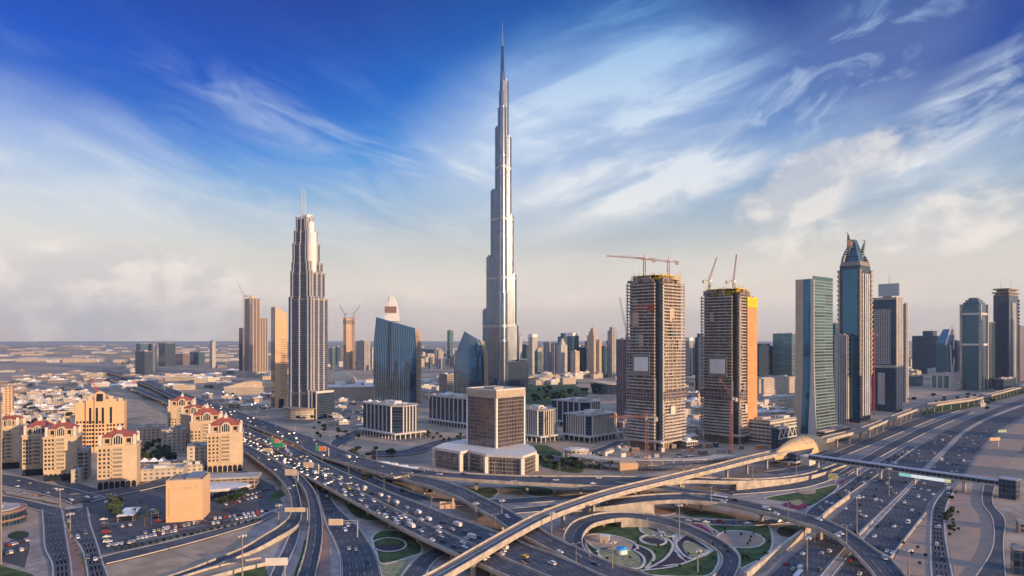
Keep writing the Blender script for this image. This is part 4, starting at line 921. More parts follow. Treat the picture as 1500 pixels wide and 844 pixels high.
# ================================================================= red roofed hotel blocks
WIN = MB().box(-.75, .75, -.18, .02, 0, 1.9).mesh('window', M['dark_glass'])
WINF = MB().box(-1.0, 1.0, -.10, .02, -.35, -.05).mesh('sill', M['white'])
def window(parent, x, y, z, rz, sc=1.0):
    o = bpy.data.objects.new('window', WIN); C.objects.link(o); o.parent = parent; o.location = (x, y, z); o.rotation_euler = (0, 0, rz); o.scale = (sc, 1, sc); return o
def red_roof(pxN, yb, pxL, pxR, yt, ypk, label, th=28, nwin=96, detail=True):
    P, t, Wd, D = place(pxN, yb, pxL, pxR, th); h = hgt(P, yt); R = root_at('hotel_block', P, t, label, 'hotel', 'red roofed hotel blocks')
    D = max(D, 17)
    mb = MB(); mb.box(0, Wd, 0, D, 0, h); mb.build('wall', M['beige'], R)
    mb = MB(); mb.box(-.9, Wd + .9, -.9, D + .9, h, h + 1.3); mb.box(-.35, Wd + .35, -.35, D + .35, 7.2, 7.9)
    mb.box(Wd * .62, Wd + .3, -.5, 0, 7.9, h); mb.build('cornice', M['beige_pale'], R)
    mb = MB()
    for k in range(10):
        x = Wd * k / 9
        if abs(x - Wd * .52) > Wd * .16: mb.box(x - .3, x + .3, -.3, 0, 8, h)
    for k in range(1, 4): mb.box(-.28, 0, D * k / 4 - .4, D * k / 4 + .4, 8, h)
    for zz in (h * .42, h * .78): mb.box(-.33, Wd + .33, -.33, D + .33, zz, zz + .45)
    mb.build('moulding', M['beige_pale'], R)
    # penthouse under the hipped roof
    e = 2.6; ph = 6.2; z = h + 1.3
    mb = MB(); mb.box(e, Wd - e, e, D - e, z, z + ph); mb.build('penthouse', M['beige'], R)
    for k in range(5):
        x = e + 1 + (Wd - 2 * e - 2) * k / 4
        mb = MB(); mb.box(x - .5, x + .5, e - 1.6, e - .6, z, z + ph); mb.build('column', M['beige_pale'], R)
        if k < 4 and k != 1: window(R, x + (Wd - 2 * e - 2) / 8, e, z + 1.6, 0, 1.7)
    pk = 2.2 + max(h + 9, hgt(P + Vector((0, D * .5, 0)), ypk)); zz = z + ph; rh = max(4.0, pk - zz)
    mb = MB(); o = 1.2; x0, x1, y0, y1 = e - o, Wd - e + o, e - o, D - e + o; ym = (y0 + y1) / 2; ins = min((y1 - y0) * .5, (x1 - x0) * .38)
    v = [(x0, y0, zz), (x1, y0, zz), (x1, y1, zz), (x0, y1, zz), (x0 + ins, ym, zz + rh), (x1 - ins, ym, zz + rh)]
    for f in ((0, 1, 5, 4), (1, 2, 5), (2, 3, 4, 5), (3, 0, 4), (3, 2, 1, 0)): mb.face([v[i] for i in f])
    rf = mb.build('roof', M['terracotta'], R)
    mb = MB(); mb.box(x0 - .2, x1 + .2, y0 - .2, y1 + .2, zz - .7, zz - .02); mb.build('eaves', M['beige_pale'], R)
    mb = MB(); cx = (x0 + x1) / 2; mb.box(cx - 1.6, cx + 1.6, ym - 1.6, ym + 1.6, zz + rh - 1, zz + rh + 1.6); mb.prism(ngon(cx, ym, 1.2, k=8), zz + rh + 1.6, zz + rh + 4.5, scale=.1); mb.build('cupola', M['offwhite'], rf)
    # arched gable
    gx = Wd * .52; gw = Wd * .15; ar = []
    for k in range(13): a = pi * k / 12; ar.append((gx + gw * cos(a), z + ph * .75 + gw * sin(a)))
    outer = [(gx + gw, h + 1.3)] + ar + [(gx - gw, h + 1.3)]
    mb = MB()
    def ext(mb, pts, y0, y1):
        n_ = len(pts); b = len(mb.v); mb.v += [(x, y0, q) for x, q in pts] + [(x, y1, q) for x, q in pts]
        mb.f.append(tuple(b + i for i in range(n_))); mb.m.append(0); mb.f.append(tuple(b + n_ + i for i in reversed(range(n_)))); mb.m.append(0)
        for i in range(n_): j = (i + 1) % n_; mb.f.append((b + j, b + i, b + n_ + i, b + n_ + j)); mb.m.append(0)
    ext(mb, outer, -.3, ym); gb = mb.build('gable', M['beige_pale'], R)
    mb = MB(); c = z + ph * .75; ext(mb, [(gx + (x - gx) * .72, c + (q - c) * .72 if q > c else q + .8) for x, q in outer], -.42, -.28); mb.build('arched_window', M['dark_glass'], gb)
    mb = MB()
    for k in (-.4, 0, .4): mb.box(gx + gw * k - .15, gx + gw * k + .15, -.55, -.40, h + 2, c + gw * .6)
    mb.build('glazing_bar', M['white'], gb)
    # corner fins that stand up past the eaves
    for (x, y, fx) in ((.6, 1, 1), (Wd - 2.6, 1, 1), (Wd - 2.6, D - 2, 1)):
        mb = MB(); mb.prism([(x, y), (x + 2, y), (x + 2, y + 3), (x, y + 3)], h + 1.3, [h + 9.5, h + 9.5, h + 7, h + 7]); mb.build('corner_fin', M['offwhite'], R)
    # balconies: middle stack on the front, one stack on the left side
    nf = int((h - 9) / 3.4)
    for s_ in ((gx, 'f'), (D * .35, 's'), (D * .8, 's')):
        if s_[1] == 's' and D < 12: continue
        for k in range(nf):
            zf = 9 + k * 3.4; mb = MB()
            if s_[1] == 'f': mb.box(s_[0] - gw, s_[0] + gw, -1.5, 0, zf, zf + .4); mb.box(s_[0] - gw, s_[0] + gw, -1.5, -1.3, zf + .4, zf + 1.3)
            else: mb.box(-1.6, 0, s_[0] - 2.2, s_[0] + 2.2, zf, zf + .4); mb.box(-1.6, -1.4, s_[0] - 2.2, s_[0] + 2.2, zf + .4, zf + 1.3)
            mb.build('balcony', M['beige_pale'], R)
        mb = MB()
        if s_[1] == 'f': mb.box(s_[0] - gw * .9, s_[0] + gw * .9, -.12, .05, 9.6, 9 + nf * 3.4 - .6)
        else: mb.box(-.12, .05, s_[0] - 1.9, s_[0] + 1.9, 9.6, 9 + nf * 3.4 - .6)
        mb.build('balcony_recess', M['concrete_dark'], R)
    n_ = 0
    cols = [c_ for c_ in range(9) if abs(Wd * (c_ + .5) / 9 - gx) > gw + 1]
    for k in range(nf):
        for c_ in cols:
            if n_ < nwin: window(R, Wd * (c_ + .5) / 9, 0, 10 + k * 3.4, 0, .95); n_ += 1
        for yy in (D * .12, D * .58, D * .93):
            if n_ < nwin: window(R, 0, yy, 10 + k * 3.4, -pi / 2); n_ += 1
    for k in range(7):
        x = Wd * (k + .5) / 7; mb = MB(); ext(mb, [(x + 1.7, .1), (x + 1.7, 4.4)] + [(x + 1.7 * cos(a), 4.4 + 1.7 * sin(a)) for a in (pi * j / 6 for j in range(1, 6))] + [(x - 1.7, 4.4), (x - 1.7, .1)], -.14, .02)
        mb.build('arch', M['dark_glass'], R)
    return R
red_roof(143, 718, 122, 200, 656, 633, 'red roofed hotel block nearest the avenue, alone on the right of the left row', th=22)
red_roof(64, 706, 55, 112, 643, 622, 'red roofed hotel block, second from the right in the left row', th=22)
red_roof(33, 698, 24, 74, 640, 619, 'red roofed hotel block, third from the right, half hidden in the left row', th=22, nwin=60)
red_roof(-3, 688, -14, 28, 628, 611, 'red roofed hotel block cut by the left edge of the photo', th=22, nwin=50)
red_roof(304, 693, 297, 355, 637, 615, 'red roofed hotel block at the near end of the row beside the viaduct', th=20)
red_roof(279, 668, 270, 325, 620, 600, 'red roofed hotel block, second from the near end beside the viaduct', th=20, nwin=40)
red_roof(265, 655, 258, 300, 609, 597, 'red roofed hotel block, third from the near end beside the viaduct', th=20, nwin=20)
red_roof(246, 640, 240, 285, 597, 583, 'red roofed hotel block farthest along the row beside the viaduct', th=20, nwin=30)
def wing(pxN, yb, pxL, pxR, yt, label, th=25, fac='f_low', name='hotel_wing', seed=1, cat='hotel wing'):
    return tower(name, label, pxN, yb, pxL, pxR, yt, th, fac, cat, seed)
wing(274, 690, 262, 306, 656, 'lower stepped hotel wing with bay windows left of the nearest viaduct hotel block', seed=3)
wing(262, 694, 252, 300, 684, 'single storey annex at the foot of the stepped hotel wing', seed=4)
wing(236, 664, 226, 272, 632, 'grey beige hotel wing behind the dark garden trees', seed=5)
wing(200, 652, 182, 242, 628, 'long low apartment wing right of the orange hotel', seed=6)
wing(112, 704, 96, 128, 662, 'shaded link wing between the two nearest left hotel blocks', seed=7, fac='f_concrete')
wing(206, 706, 200, 268, 690, 'long low terrace building with columns beside the garden', th=18, seed=8)
wing(104, 709, 96, 118, 690, 'small portico with columns between the left hotel blocks', seed=9, fac='f_low')
# orange beige hotel
def orange_hotel():
    P, t, Wd, D = place(110, 664, 90, 182, 24); R = root_at('hotel', P, t, 'big orange lit hotel with stepped symmetrical front behind the red roofed blocks', 'hotel')
    def H(py): return hgt(P, py)
    D = max(D, 20); mb = MB()
    segs = [(0, .22, 0, 592), (.22, .40, -2.5, 588), (.40, .62, -4.5, 583), (.62, .84, -2.5, 588), (.84, 1, 0, 592)]
    for a, b, y, py in segs: mb.box(Wd * a, Wd * b, y, D, 0, H(py))
    mb.build('wall', M['orange_wall'], R)
    mb = MB()
    for a, b, y, py in segs: mb.box(Wd * a - .3, Wd * b + .3, y - .5, D + .2, H(py), H(py) + 1.4); mb.box(Wd * (a + b) / 2 - 2, Wd * (a + b) / 2 + 2, y, y + 4, H(py) + 1.4, H(py) + 5)
    mb.build('cornice', M['beige_pale'], R)
    gx = Wd * .51; g = H(583); mb = MB(); r = 5.5
    mb.loft([[(gx + r * cos(a), y, g + 1.4 + r * .9 * max(0, sin(a))) for a in (pi * k / 10 for k in range(11))] for y in (-5.2, -1)]); q = mb.build('gable', M['orange_wall'], R)
    mb = MB(); mb.box(gx - 3, gx + 3, -5.35, -5.0, g - 4, g + 4); mb.build('arched_window', M['dark_glass'], q)
    n_ = 0; z = 6
    while z < g - 5:
        for a, b, y, py in segs:
            for f in (.2, .5, .8):
                if n_ < 98 and z < H(py) - 3: window(R, Wd * (a + (b - a) * f), y, z, 0, 1.25); n_ += 1
        z += 4.2
    for f in (.31, .45, .57, .73):
        mb = MB(); y = -2.6 if f in (.31, .73) else -4.6; mb.box(Wd * f - 1.1, Wd * f + 1.1, y - .05, y + .02, H(622), H(598)); mb.build('tall_window', M['dark_glass'], R)
orange_hotel()
tower('apartment_block', 'striped orange apartment block at the left edge behind the hotels', 5, 632, -22, 17, 569, 30, 'f_orange', 'building', corner='orange_wall')
crane(G(142, 632), 52, 22, radians(160), 'red lattice tower crane rising behind the orange hotel', 'red', luff=.9, sc=1.3)
# orange office cube with roof slab and oval hall
def office_cube():
    P, t, Wd, D = place(243, 766, 233, 296.5, 13); D = max(D, 13); h = hgt(P, 707); R = root_at('office_cube', P, t, 'plain orange lit windowless cube office building by the car park', 'building')
    mb = MB(); mb.box(0, Wd, 0, D, 0, h); mb.build('wall', M['orange_wall'], R)
    mb = MB(); mb.box(2, Wd - 2, -.35, 0, 3, h - 4); mb.build('front_panel', M['orange_wall'], R)
    mb = MB(); e = .8
    for b in ((0, Wd, 0, e), (0, Wd, D - e, D), (0, e, e, D - e), (Wd - e, Wd, e, D - e)): mb.box(*b, h + .01, h + 1.2)
    mb.build('parapet', M['beige_pale'], R)
    mb = MB(); mb.box(3, Wd * .45, 3, D - 3, h, h + 1.4); mb.box(Wd * .5, Wd - 2, 2.5, D - 2.5, h, h + 2.0); q = mb.build('roof_plant', M['concrete_dark'], R)
    mb = MB()
    for k in range(8): x = Wd * .52 + k * (Wd * .44) / 8; mb.box(x, x + .8, 2.2, D - 2.2, h + 2.0, h + 2.6)
    mb.build('roof_unit', M['silver'], q)
    mb = MB()
    for k in range(9): x = Wd * .25 + k * Wd * .07; mb.box(x, x + .9, -.5, -.36, h - 5, h - 3.4 - (k % 2))
    mb.build('ornament', M['beige'], R)
office_cube()
def oval_hall():
    P = G(332, 728); R = root_at('exhibition_hall', P, radians(12), 'low hall with pale oval roof beside the orange cube building', 'hall')
    mb = MB(); mb.prism(ngon(-8, 6, 22, 12, 28), 0, 6); mb.build('wall', M['f_darkblue'], R)
    mb = MB(); mb.loft([[(-8 + 25 * k * cos(a), 6 + 14 * k * sin(a), z) for a in (2 * pi * i / 28 for i in range(28))] for k, z in ((.97, 5.6), (1, 6.3), (1, 7.0), (.93, 7.8), (.5, 8.4), (.02, 8.6))]); mb.build('roof', M['offwhite'], R)
    mb = MB(); mb.box(-28, 18, 24, 38, 0, 9.5); mb.build('rear_block', M['f_concrete'], R)
    mb = MB(); mb.box(-30, 20, 20, 39, 9.5, 11); mb.build('roof_slab', M['roof_grey'], R)
oval_hall()
def corner_shop():
    P = G(26, 768); R = root_at('showroom', P, radians(48), 'low curved showroom with brown fascia at the left edge', 'building')
    mb = MB(); mb.prism(ngon(-9, 12, 16, k=20), 0, 9); mb.build('wall', M['f_darkblue'], R)
    for z in (3.5, 8.6):
        mb = MB(); mb.prism(ngon(-9, 12, 16.8, k=20), z, z + 1.3); mb.build('fascia', M['paving_red'], R)
    mb = MB(); mb.prism(ngon(-9, 12, 13, k=20), 9.9, 10.6); mb.box(-14, -6, 8, 14, 10.6, 12.5); mb.build('roof', M['roof_grey'], R)
corner_shop()
P = G(2, 826); R = root_at('office_tower', P, atan2(.80, 1), 'dark tower slice standing at the very left edge', 'tower')
mb = MB(); mb.box(-26, 0, 0, 24, 0, hgt(P, 590)); mb.build('facade', M['f_darkblue'], R); mb = MB(); mb.box(-.4, .25, -.4, .6, 0, hgt(P, 588)); mb.build('corner_pier', M['concrete_dark'], R)
# ================================================================= right hand towers
def teal_tower():
    P, t, Wd, D = place(1192, 636, 1166, 1220, 40); h = hgt(P, 410); R = root_at('curved_tower', P, t, 'green glass tower with pale concrete side and flared foot, behind the golden station', 'tower')
    def sk(z): return 7 * max(0, 1 - z / (h * .5)) ** 1.6
    mb = MB(); K = 14; rings = []
    for k in range(K + 1): z = h * k / K; s_ = sk(z); rings.append([(-s_, -s_, z), (Wd, -s_, z), (Wd, D, z), (-s_, D, z)])
    mb.loft(rings); mb.build('shaft', M['f_teal'], R)
    for y0, y1, m, o in ((-.6, D * .16, 'offwhite', .8), (D * .16, D * .58, 'blue_glass', .25), (D * .58, D + .3, 'beige_pale', .8)):
        mb = MB(); mb.loft([[(-sk(h * k / K) - o, y0 - (sk(h * k / K) if y0 < 0 else 0), h * k / K + 1.5 * (k == K)), (-sk(h * k / K) + .3, y0 - (sk(h * k / K) if y0 < 0 else 0), h * k / K + 1.5 * (k == K)), (-sk(h * k / K) + .3, y1, h * k / K + 1.5 * (k == K)), (-sk(h * k / K) - o, y1, h * k / K + 1.5 * (k == K))] for k in range(K + 1)])
        mb.build('side_panel', M[m], R)
    mb = MB(); z = 8; i = 0
    while z < h - 4:
        s_ = sk(z); a = (.15, .25, .1)[i % 3]; mb.box(Wd * a, Wd * (.92 - .1 * (i % 2)), -s_ - .3, -s_ + .4, z, z + .5); z += 3.9; i += 1
    mb.build('light_shelf', M['steel'], R)
    mb = MB(); mb.box(-1, Wd, 0, 1, h, h + 5); mb.box(0, Wd, 1, D, h, h + 1.6); mb.build('crown', M['teal_glass'], R)
teal_tower()
tower('office_tower', 'slim stone striped tower tucked between the green glass tower and the horned tower', 1226, 622, 1217, 1250, 492, 40, 'f_stripe')
def horned():
    P, t, Wd, D = place(1260, 620, 1230, 1275, 42); h = hgt(P, 388); R = root_at('horned_tower', P, t, 'dark blue tower with pointed horned crown, tallest of the towers on the right', 'tower')
    mpp = P.y / F; mb = MB(); mb.box(0, Wd, 0, D, 0, h); mb.build('shaft', M['f_darkblue'], R)
    mb = MB(); mb.box(-.3, 0, D * .12, D * .85, 5, h - 6); mb.build('glass_panel', M['blue_glass'], R)
    z = h * .30
    while z < h - 6:
        for (x, y) in ((-.5, D), (Wd, -.5), (0, 0), (Wd, 0)):
            mb = MB(); mb.bar((x, y, z), (x + (1.4 if x > 1 else -1.0), y + (1.4 if y > 1 else -1.0), z + 6.5), 1.3, r2=2.4, k=6); mb.build('scallop', M['beige_pale'], R)
        z += 7
    mb = MB(); mb.box(Wd * .4, Wd * .9, -1.2, 0, 10, h * .95); mb.box(Wd * .2, Wd * .3, -.8, 0, 10, h * .95); mb.build('rib', M['f_stripe'], R)
    mb = MB(); mb.prism([(0, 0), (Wd, 0), (Wd, D), (0, D)], h, h + 6, scale=.9); mb.build('shoulder', M['concrete_dark'], R)
    zt = h + 6; top = hgt(P, 340)
    def horn(x, y, dx, dy, hh, r):
        q = MB(); pts = [(x + dx * f * f * 1.0, y + dy * f * f, zt - 6 + hh * f) for f in (0, .3, .6, .8, .93, 1)]; rr = [r, r * .9, r * .75, r * .55, r * .35, .3]
        for a, b, r0, r1 in zip(pts, pts[1:], rr, rr[1:]): q.bar(a, b, r0, r2=r1, k=8)
        e_ = Vector(pts[-1]); q.bar(e_, e_ + Vector((-3.5, 3.2, 1.2)), .9, r2=.2, k=6)
        q.build('horn', M['f_office'], R)
    horn(Wd * .30, D * .65, -2, 2, top - zt + 8, 4.2); horn(Wd * .72, D * .32, 5, -4, (top - zt) * .78 + 6, 3.4)
    horn(Wd * .1, D * .9, 8, -8, (top - zt) * .8, 3.2); horn(Wd * .9, D * .1, -6, 6, (top - zt) * .5, 3.2)
    q = MB(); cz = zt + (top - zt) * .66
    for k in range(16):
        a, b = 2 * pi * k / 16, 2 * pi * (k + 1) / 16; q.bar((Wd * .2 + 4.6 * cos(a), D * .55 - 4.6 * cos(a) * .6, cz + 5.4 * sin(a)), (Wd * .2 + 4.6 * cos(b), D * .55 - 4.6 * cos(b) * .6, cz + 5.4 * sin(b)), 1.0)
    q.build('ring', M['concrete_dark'], R)
    q = MB(); q.loft([[(Wd * .2 + r * 4.4 * cos(a) * .7 + o, D * .55 - r * 2.6 * cos(a) * .7 + o, cz + r * 5.2 * sin(a) * .7) for a in (2 * pi * k / 16 for k in range(16))] for r, o in ((.9, .4), (.9, -.2))]); q.build('disc', M['paving_red'], R)
    q = MB(); q.prism([(Wd * .15, D * .15), (Wd * .85, D * .15), (Wd * .85, D * .85), (Wd * .15, D * .85)], zt, zt + (top - zt) * .80, scale=.36, off=(-2, 2)); q.build('crown_core', M['f_blue'], R)
horned()
def grid_tower():
    R, Wd, D, h = tower('balcony_tower', 'dark tower with white balcony grid, flat screen and mast on its roof', 1312, 604, 1277, 1322, 436, 38, 'f_darkblue', seed=4)
    for z0, z1, a, b in ((h * .42, h * .9, .12, .78), (h * .06, h * .34, .28, .55)):
        mb = MB(); z = z0; k = 9
        while z < z1: mb.box(-1.1, 0, D * (1 - b), D * (1 - a), z, z + .9); z += 3.6
        for i in range(k + 1): y = D * (1 - b) + D * (b - a) * i / k; mb.box(-1.2, 0, y - .3, y + .3, z0, z1)
        mb.build('balcony_grid', M['offwhite'], R)
    MB().box(-1.2, Wd + .5, -1, D + .5, h * .385, h * .41).build('belt', M['concrete'], R); MB().box(-1, Wd + 1, -1, D + 1, h - 3, h).build('belt', M['concrete'], R)
    mb = MB(); mb.box(0, Wd, -1.2, 0, 4, h); mb.build('side_wall', M['f_stripe'], R)
    mb = MB(); mb.box(Wd * .2, Wd * .8, D * .2, D * .6, h, h + 9); mb.build('drum', M['offwhite'], R)
    mb = MB(); mb.box(Wd * .1, Wd * .2, D * -.1, D * .75, h + 3, h + 24); mb.build('roof_screen', M['silver'], R)
    mb = MB(); mb.bar((Wd * .15, D * .3, h + 9), (Wd * .15, D * .3, h + 40), .9, r2=.3, k=6); mb.build('mast', M['steel'], R)
grid_tower()
tower('slim_tower', 'slim pale tower seen edge on, just right of the balcony grid tower', 1328, 590, 1322, 1331, 446, 40, 'f_stripe', roof=True)
p = G(1280, 610); crane(p, 128, 20, radians(150), 'pink lattice crane climbing between the horned tower and the balcony grid tower', 'red', luff=1.2)
R, Wd, D, h = tower('blue_tower', 'square blue glass tower with stepped top, right of the small white office', 1436, 572, 1408, 1446, 446, 40, 'f_blue', corner='concrete', steps=((.07, 6), (.16, 6), (.28, 5)))
mb = MB(); [MB().box(-1.2, Wd + 1.2, -1.2, D + 1.2, h * f, h * f + 5).build('belt', M['offwhite'], R) for f in (.52, .88)]
tower('narrow_tower', 'narrow dark tower standing between the square blue tower and the antenna tower', 1448, 570, 1440, 1458, 472, 40, 'f_darkblue', spire=12)
def antenna_tower():
    R, Wd, D, h = tower('antenna_tower', 'tall dark tower with winged crown and two antennas near right edge', 1478, 568, 1455, 1492, 432, 40, 'f_darkblue', seed=9)
    for k, (i, hh) in enumerate(((.06, 5), (-.06, 4), (.12, 5), (-.02, 4))):
        mb = MB(); z = h + 4.6 * k; mb.box(Wd * i, Wd * (1 - i), D * i, D * (1 - i), z, z + hh * .8); mb.build('crown_plate', M['concrete_dark'], R)
    for f in (.3, .7):
        mb = MB(); mb.bar((Wd * f, D * (1 - f), h + 18), (Wd * f, D * (1 - f), h + 42), .8, r2=.25, k=6); mb.build('antenna', M['steel'], R)
    mb = MB(); z = h * .2
    while z < h * .95: mb.box(Wd - .5, Wd + 2.4, -2.4, .5, z, z + 6); z += 9
    mb.box(Wd * .3, Wd * .7, -1.4, 0, 5, h * .92); mb.build('rib', M['f_stripe'], R)
antenna_tower()
tower('low_tower', 'short brown dark tower leaning out of view at the right edge', 1494, 560, 1484, 1508, 484, 40, 'f_purple', steps=((.1, 14),))
tower('dark_cube', 'dark blue cube shaped office with a small block on its roof, beside the twisted gable', 1374, 548, 1336, 1388, 492, 40, 'f_darkblue', steps=((.3, 18),))
def gable_tower():
    P = G(1392, 556); R = root_at('gabled_tower', P, radians(30), 'twisted pale frame tower with pointed glass gable', 'tower'); mpp = P.y / F
    mb = MB(); w = 22 * mpp; hh = 56 * mpp
    mb.prism([(-w * .5, 0), (w * .4, 0), (w * .4, 30), (-w * .5, 30)], 0, [hh * .95, hh * 1.32, hh * 1.32, hh * .95]); mb.build('glass_wall', M['f_blue'], R)
    q = MB(); pts = [(-w * .55, 0, hh * .9), (w * .1, -1, hh * 1.38), (w * .45, 0, hh * 1.25), (w * .3, -2, hh * .8), (w * .5, -2, hh * .75), (w * .1, -2, 0)]
    for a, b in zip(pts, pts[1:]): q.bar(a, b, 3, k=4)
    q.bar((w * .1, -2, 0), (-w * .1, -2, hh * .9), 3); q.build('frame', M['offwhite'], R)
gable_tower()
def small_white():
    R, Wd, D, h = tower('white_office', 'small white office with three dark window panels by the sandy plot', 1392, 572, 1363, 1403, 548, 35, 'f_lowwhite', 'building')
    for k in range(3):
        mb = MB(); y = D * (.08 + .31 * k); mb.box(-.5, .02, y, y + D * .22, h * .12, h * .88); mb.build('window_panel', M['teal_glass'], R)
small_white()
tower('tower', 'teal banded tower behind the gap right of the netted tower', 1160, 553, 1132, 1168, 489, 42, 'f_teal')
tower('tower', 'dark blue slab tower behind, right against the netted tower', 1112, 553, 1098, 1135, 507, 42, 'f_darkblue', steps=((.2, 8),))
def shopping_rows():
    tower('apartment_row', 'row of sunlit beige apartments between netted tower and green glass tower', 1112, 580, 1098, 1168, 556, 40, 'f_low', 'building', seed=22)
    tower('warehouse', 'long grey roofed low block in front of the sunlit apartments', 1120, 600, 1096, 1168, 586, 40, 'f_lowwhite', 'building', seed=23)
    R, Wd, D, h = tower('car_park', 'open sided white multi storey car park behind the station', 1128, 652, 1096, 1166, 618, 42, 'f_concrete', 'building', seed=24)
    mb = MB(); bands(mb, Wd, D, 3, h, 4.2, .5, 1.5); mb.build('spandrel', M['offwhite'], R)
    R, Wd, D, h = tower('podium_building', 'white louvred podium building between the green glass tower and metro', 1208, 652, 1196, 1246, 634, 42, 'f_darkblue', 'building', seed=25)
    mb = MB(); bands(mb, Wd, D, 2, h + 2, 3.0, .6, .9); mb.build('louvre', M['beige_pale'], R)
    R, Wd, D, h = tower('bridge_building', 'dark glass link building with white diagonal truss, left of the green glass tower', 1140, 660, 1130, 1166, 628, 42, 'f_darkblue', 'building', seed=26)
    mb = MB()
    for k in range(4): x = Wd * k / 4; mb.bar((x, -.6, h * .55), (x + Wd / 8, -.6, h * .95), .7); mb.bar((x + Wd / 8, -.6, h * .95), (x + Wd / 4, -.6, h * .55), .7)
    mb.box(0, Wd, -1.2, 0, h * .5, h * .55); mb.box(0, Wd, -1.2, 0, h * .95, h); mb.build('truss', M['offwhite'], R)
shopping_rows()
# far right filler
for a in (('grey low warehouse on the far side of the sandy plot', 1340, 566, 1318, 1352, 552, 'f_blue'), ('dark glass block beside the antenna tower base', 1470, 572, 1456, 1488, 556, 'f_darkblue'),
          ('beige block behind the small white office', 1412, 560, 1398, 1424, 546, 'f_low'), ('dark slab just left of the square blue tower', 1402, 556, 1392, 1411, 500, 'f_darkblue')):
    tower('office_building', a[0], *a[1:6], 40, a[6], 'building')
# ================================================================= left and middle distance
def core_cluster():
    P, t, Wd, D = place(366, 551, 350, 392, 40); mpp = P.y / F; R = root_at('unfinished_hotel', P, t, 'brown unfinished tower cluster with golden top left of the ribbed hotel tower', 'tower')
    for i, (a, b, c, d, py, m) in enumerate(((0, .55, 0, .5, 437, 'f_purple'), (0, .5, .52, 1, 480, 'f_darkblue'), (.57, 1, 0, .55, 466, 'f_purple'), (.5, .8, .5, 1, 500, 'f_purple'))):
        mb = MB(); h = hgt(P, py); mb.box(Wd * a, Wd * b, D * c, D * d, 0, h); q = mb.build('block', M[m], R)
        mb = MB()
        for k in range(4): x = Wd * (a + (b - a) * k / 3); mb.box(x - 1, x + 1, D * c - 1.2, D * c, 0, h + 2)
        mb.build('pier', M['beige_pale'], q)
    h = hgt(P, 437); mb = MB(); mb.prism(ngon(Wd * .27, D * .25, 11, k=10), h, h + 12, scale=.5); mb.build('crown', M['gold'], R)
    mb = MB(); mb.box(-20, Wd + 30, -25, D, 0, 14); mb.build('podium', M['f_low'], R)
core_cluster()
crane(at(357, 2190), 260, 60, radians(150), 'thin pale tower crane left of the brown unfinished cluster', 'beige', luff=1.0, sc=1.6)
def slab_hotel():
    P, t, Wd, D = place(403, 598, 397, 421, 30); h = hgt(P, 470); R = root_at('slab_tower', P, t, 'smooth orange lit slab tower with white crest tight against the ribbed hotel tower', 'tower')
    mb = MB(); mb.box(0, Wd, 0, D, 0, h); mb.build('wall', M['orange_wall'], R)
    mb = MB(); mb.box(-.4, 0, 2, D - 2, 2, h); mb.build('side_glass', M['dark_glass'], R)
    mb = MB(); mb.prism([(0, 0), (Wd, 0), (Wd, D), (0, D)], h, [h + 25, h + 14, h + 14, h + 25]); mb.build('crest', M['beige_pale'], R)
    mb = MB(); z = 20
    while z < h * .8: mb.box(Wd * .45, Wd * .98, -.25, 0, z, z + 1.2); z += 4
    mb.build('window_band', M['concrete_dark'], R)
    mb = MB(); mb.box(Wd * .3, Wd * .7, -1.5, 0, 0, 16); mb.build('entrance', M['dark_glass'], R)
slab_hotel()
def orange_core():
    R, Wd, D, h = tower('unfinished_slab', 'slim orange unfinished slab with two V shaped cranes, right of the ribbed hotel tower', 507, 541, 503, 519, 466, 40, 'f_orange')
    mb = MB(); mb.box(-1, Wd + 1, -1, D + 1, h - 24, h - 8); mb.build('dark_top', M['concrete_dark'], R); return R, Wd, D, h
oc = orange_core(); P0 = oc[0].location
crane(Vector((P0.x - 6, P0.y, 0)), oc[3] + 15, 45, radians(170), 'left crane of the slim orange unfinished slab', 'concrete_dark', luff=1.0, sc=1.8)
crane(Vector((P0.x + 30, P0.y + 12, 0)), oc[3] + 15, 45, radians(5), 'right crane of the slim orange unfinished slab', 'concrete_dark', luff=1.0, sc=1.8)
def sail_white():
    P = at(573, 1560); mpp = 1.56; R = root_at('sail_topped_tower', P, 0, 'white tower with curved sail top rising behind the broad blue glass tower', 'tower')
    def H(py): return CAMH - (py - HY) * mpp
    mb = MB(); mb.box(-17, 17, 0, 26, 0, H(470)); mb.build('shaft', M['f_white'], R)
    mb = MB(); pts = [(-9, H(462)), (14, H(462))] + [(14 - 18 * (1 - cos(a)), H(462) + (H(433) - H(462)) * sin(a)) for a in (pi / 2 * k / 8 for k in range(1, 9))]
    n_ = len(pts); mb.v += [(x, 2, z) for x, z in pts] + [(x, 20, z) for x, z in pts]; mb.f += [tuple(range(n_)), tuple(reversed(range(n_, 2 * n_)))] + [((i + 1) % n_, i, n_ + i, n_ + (i + 1) % n_) for i in range(n_)]; mb.m += [0] * (n_ + 2)
    mb.box(-15, 15, 1, 24, H(470), H(462)); mb.build('sail', M['white'], R)
    mb = MB(); mb.box(-15, 12, -1, 12, H(458), H(449)); mb.build('brown_band', M['paving_red'], R)
    mb = MB(); mb.bar((-6, 8, H(450)), (-6, 8, H(434)), 1.2); mb.build('fin', M['concrete_dark'], R)
sail_white()
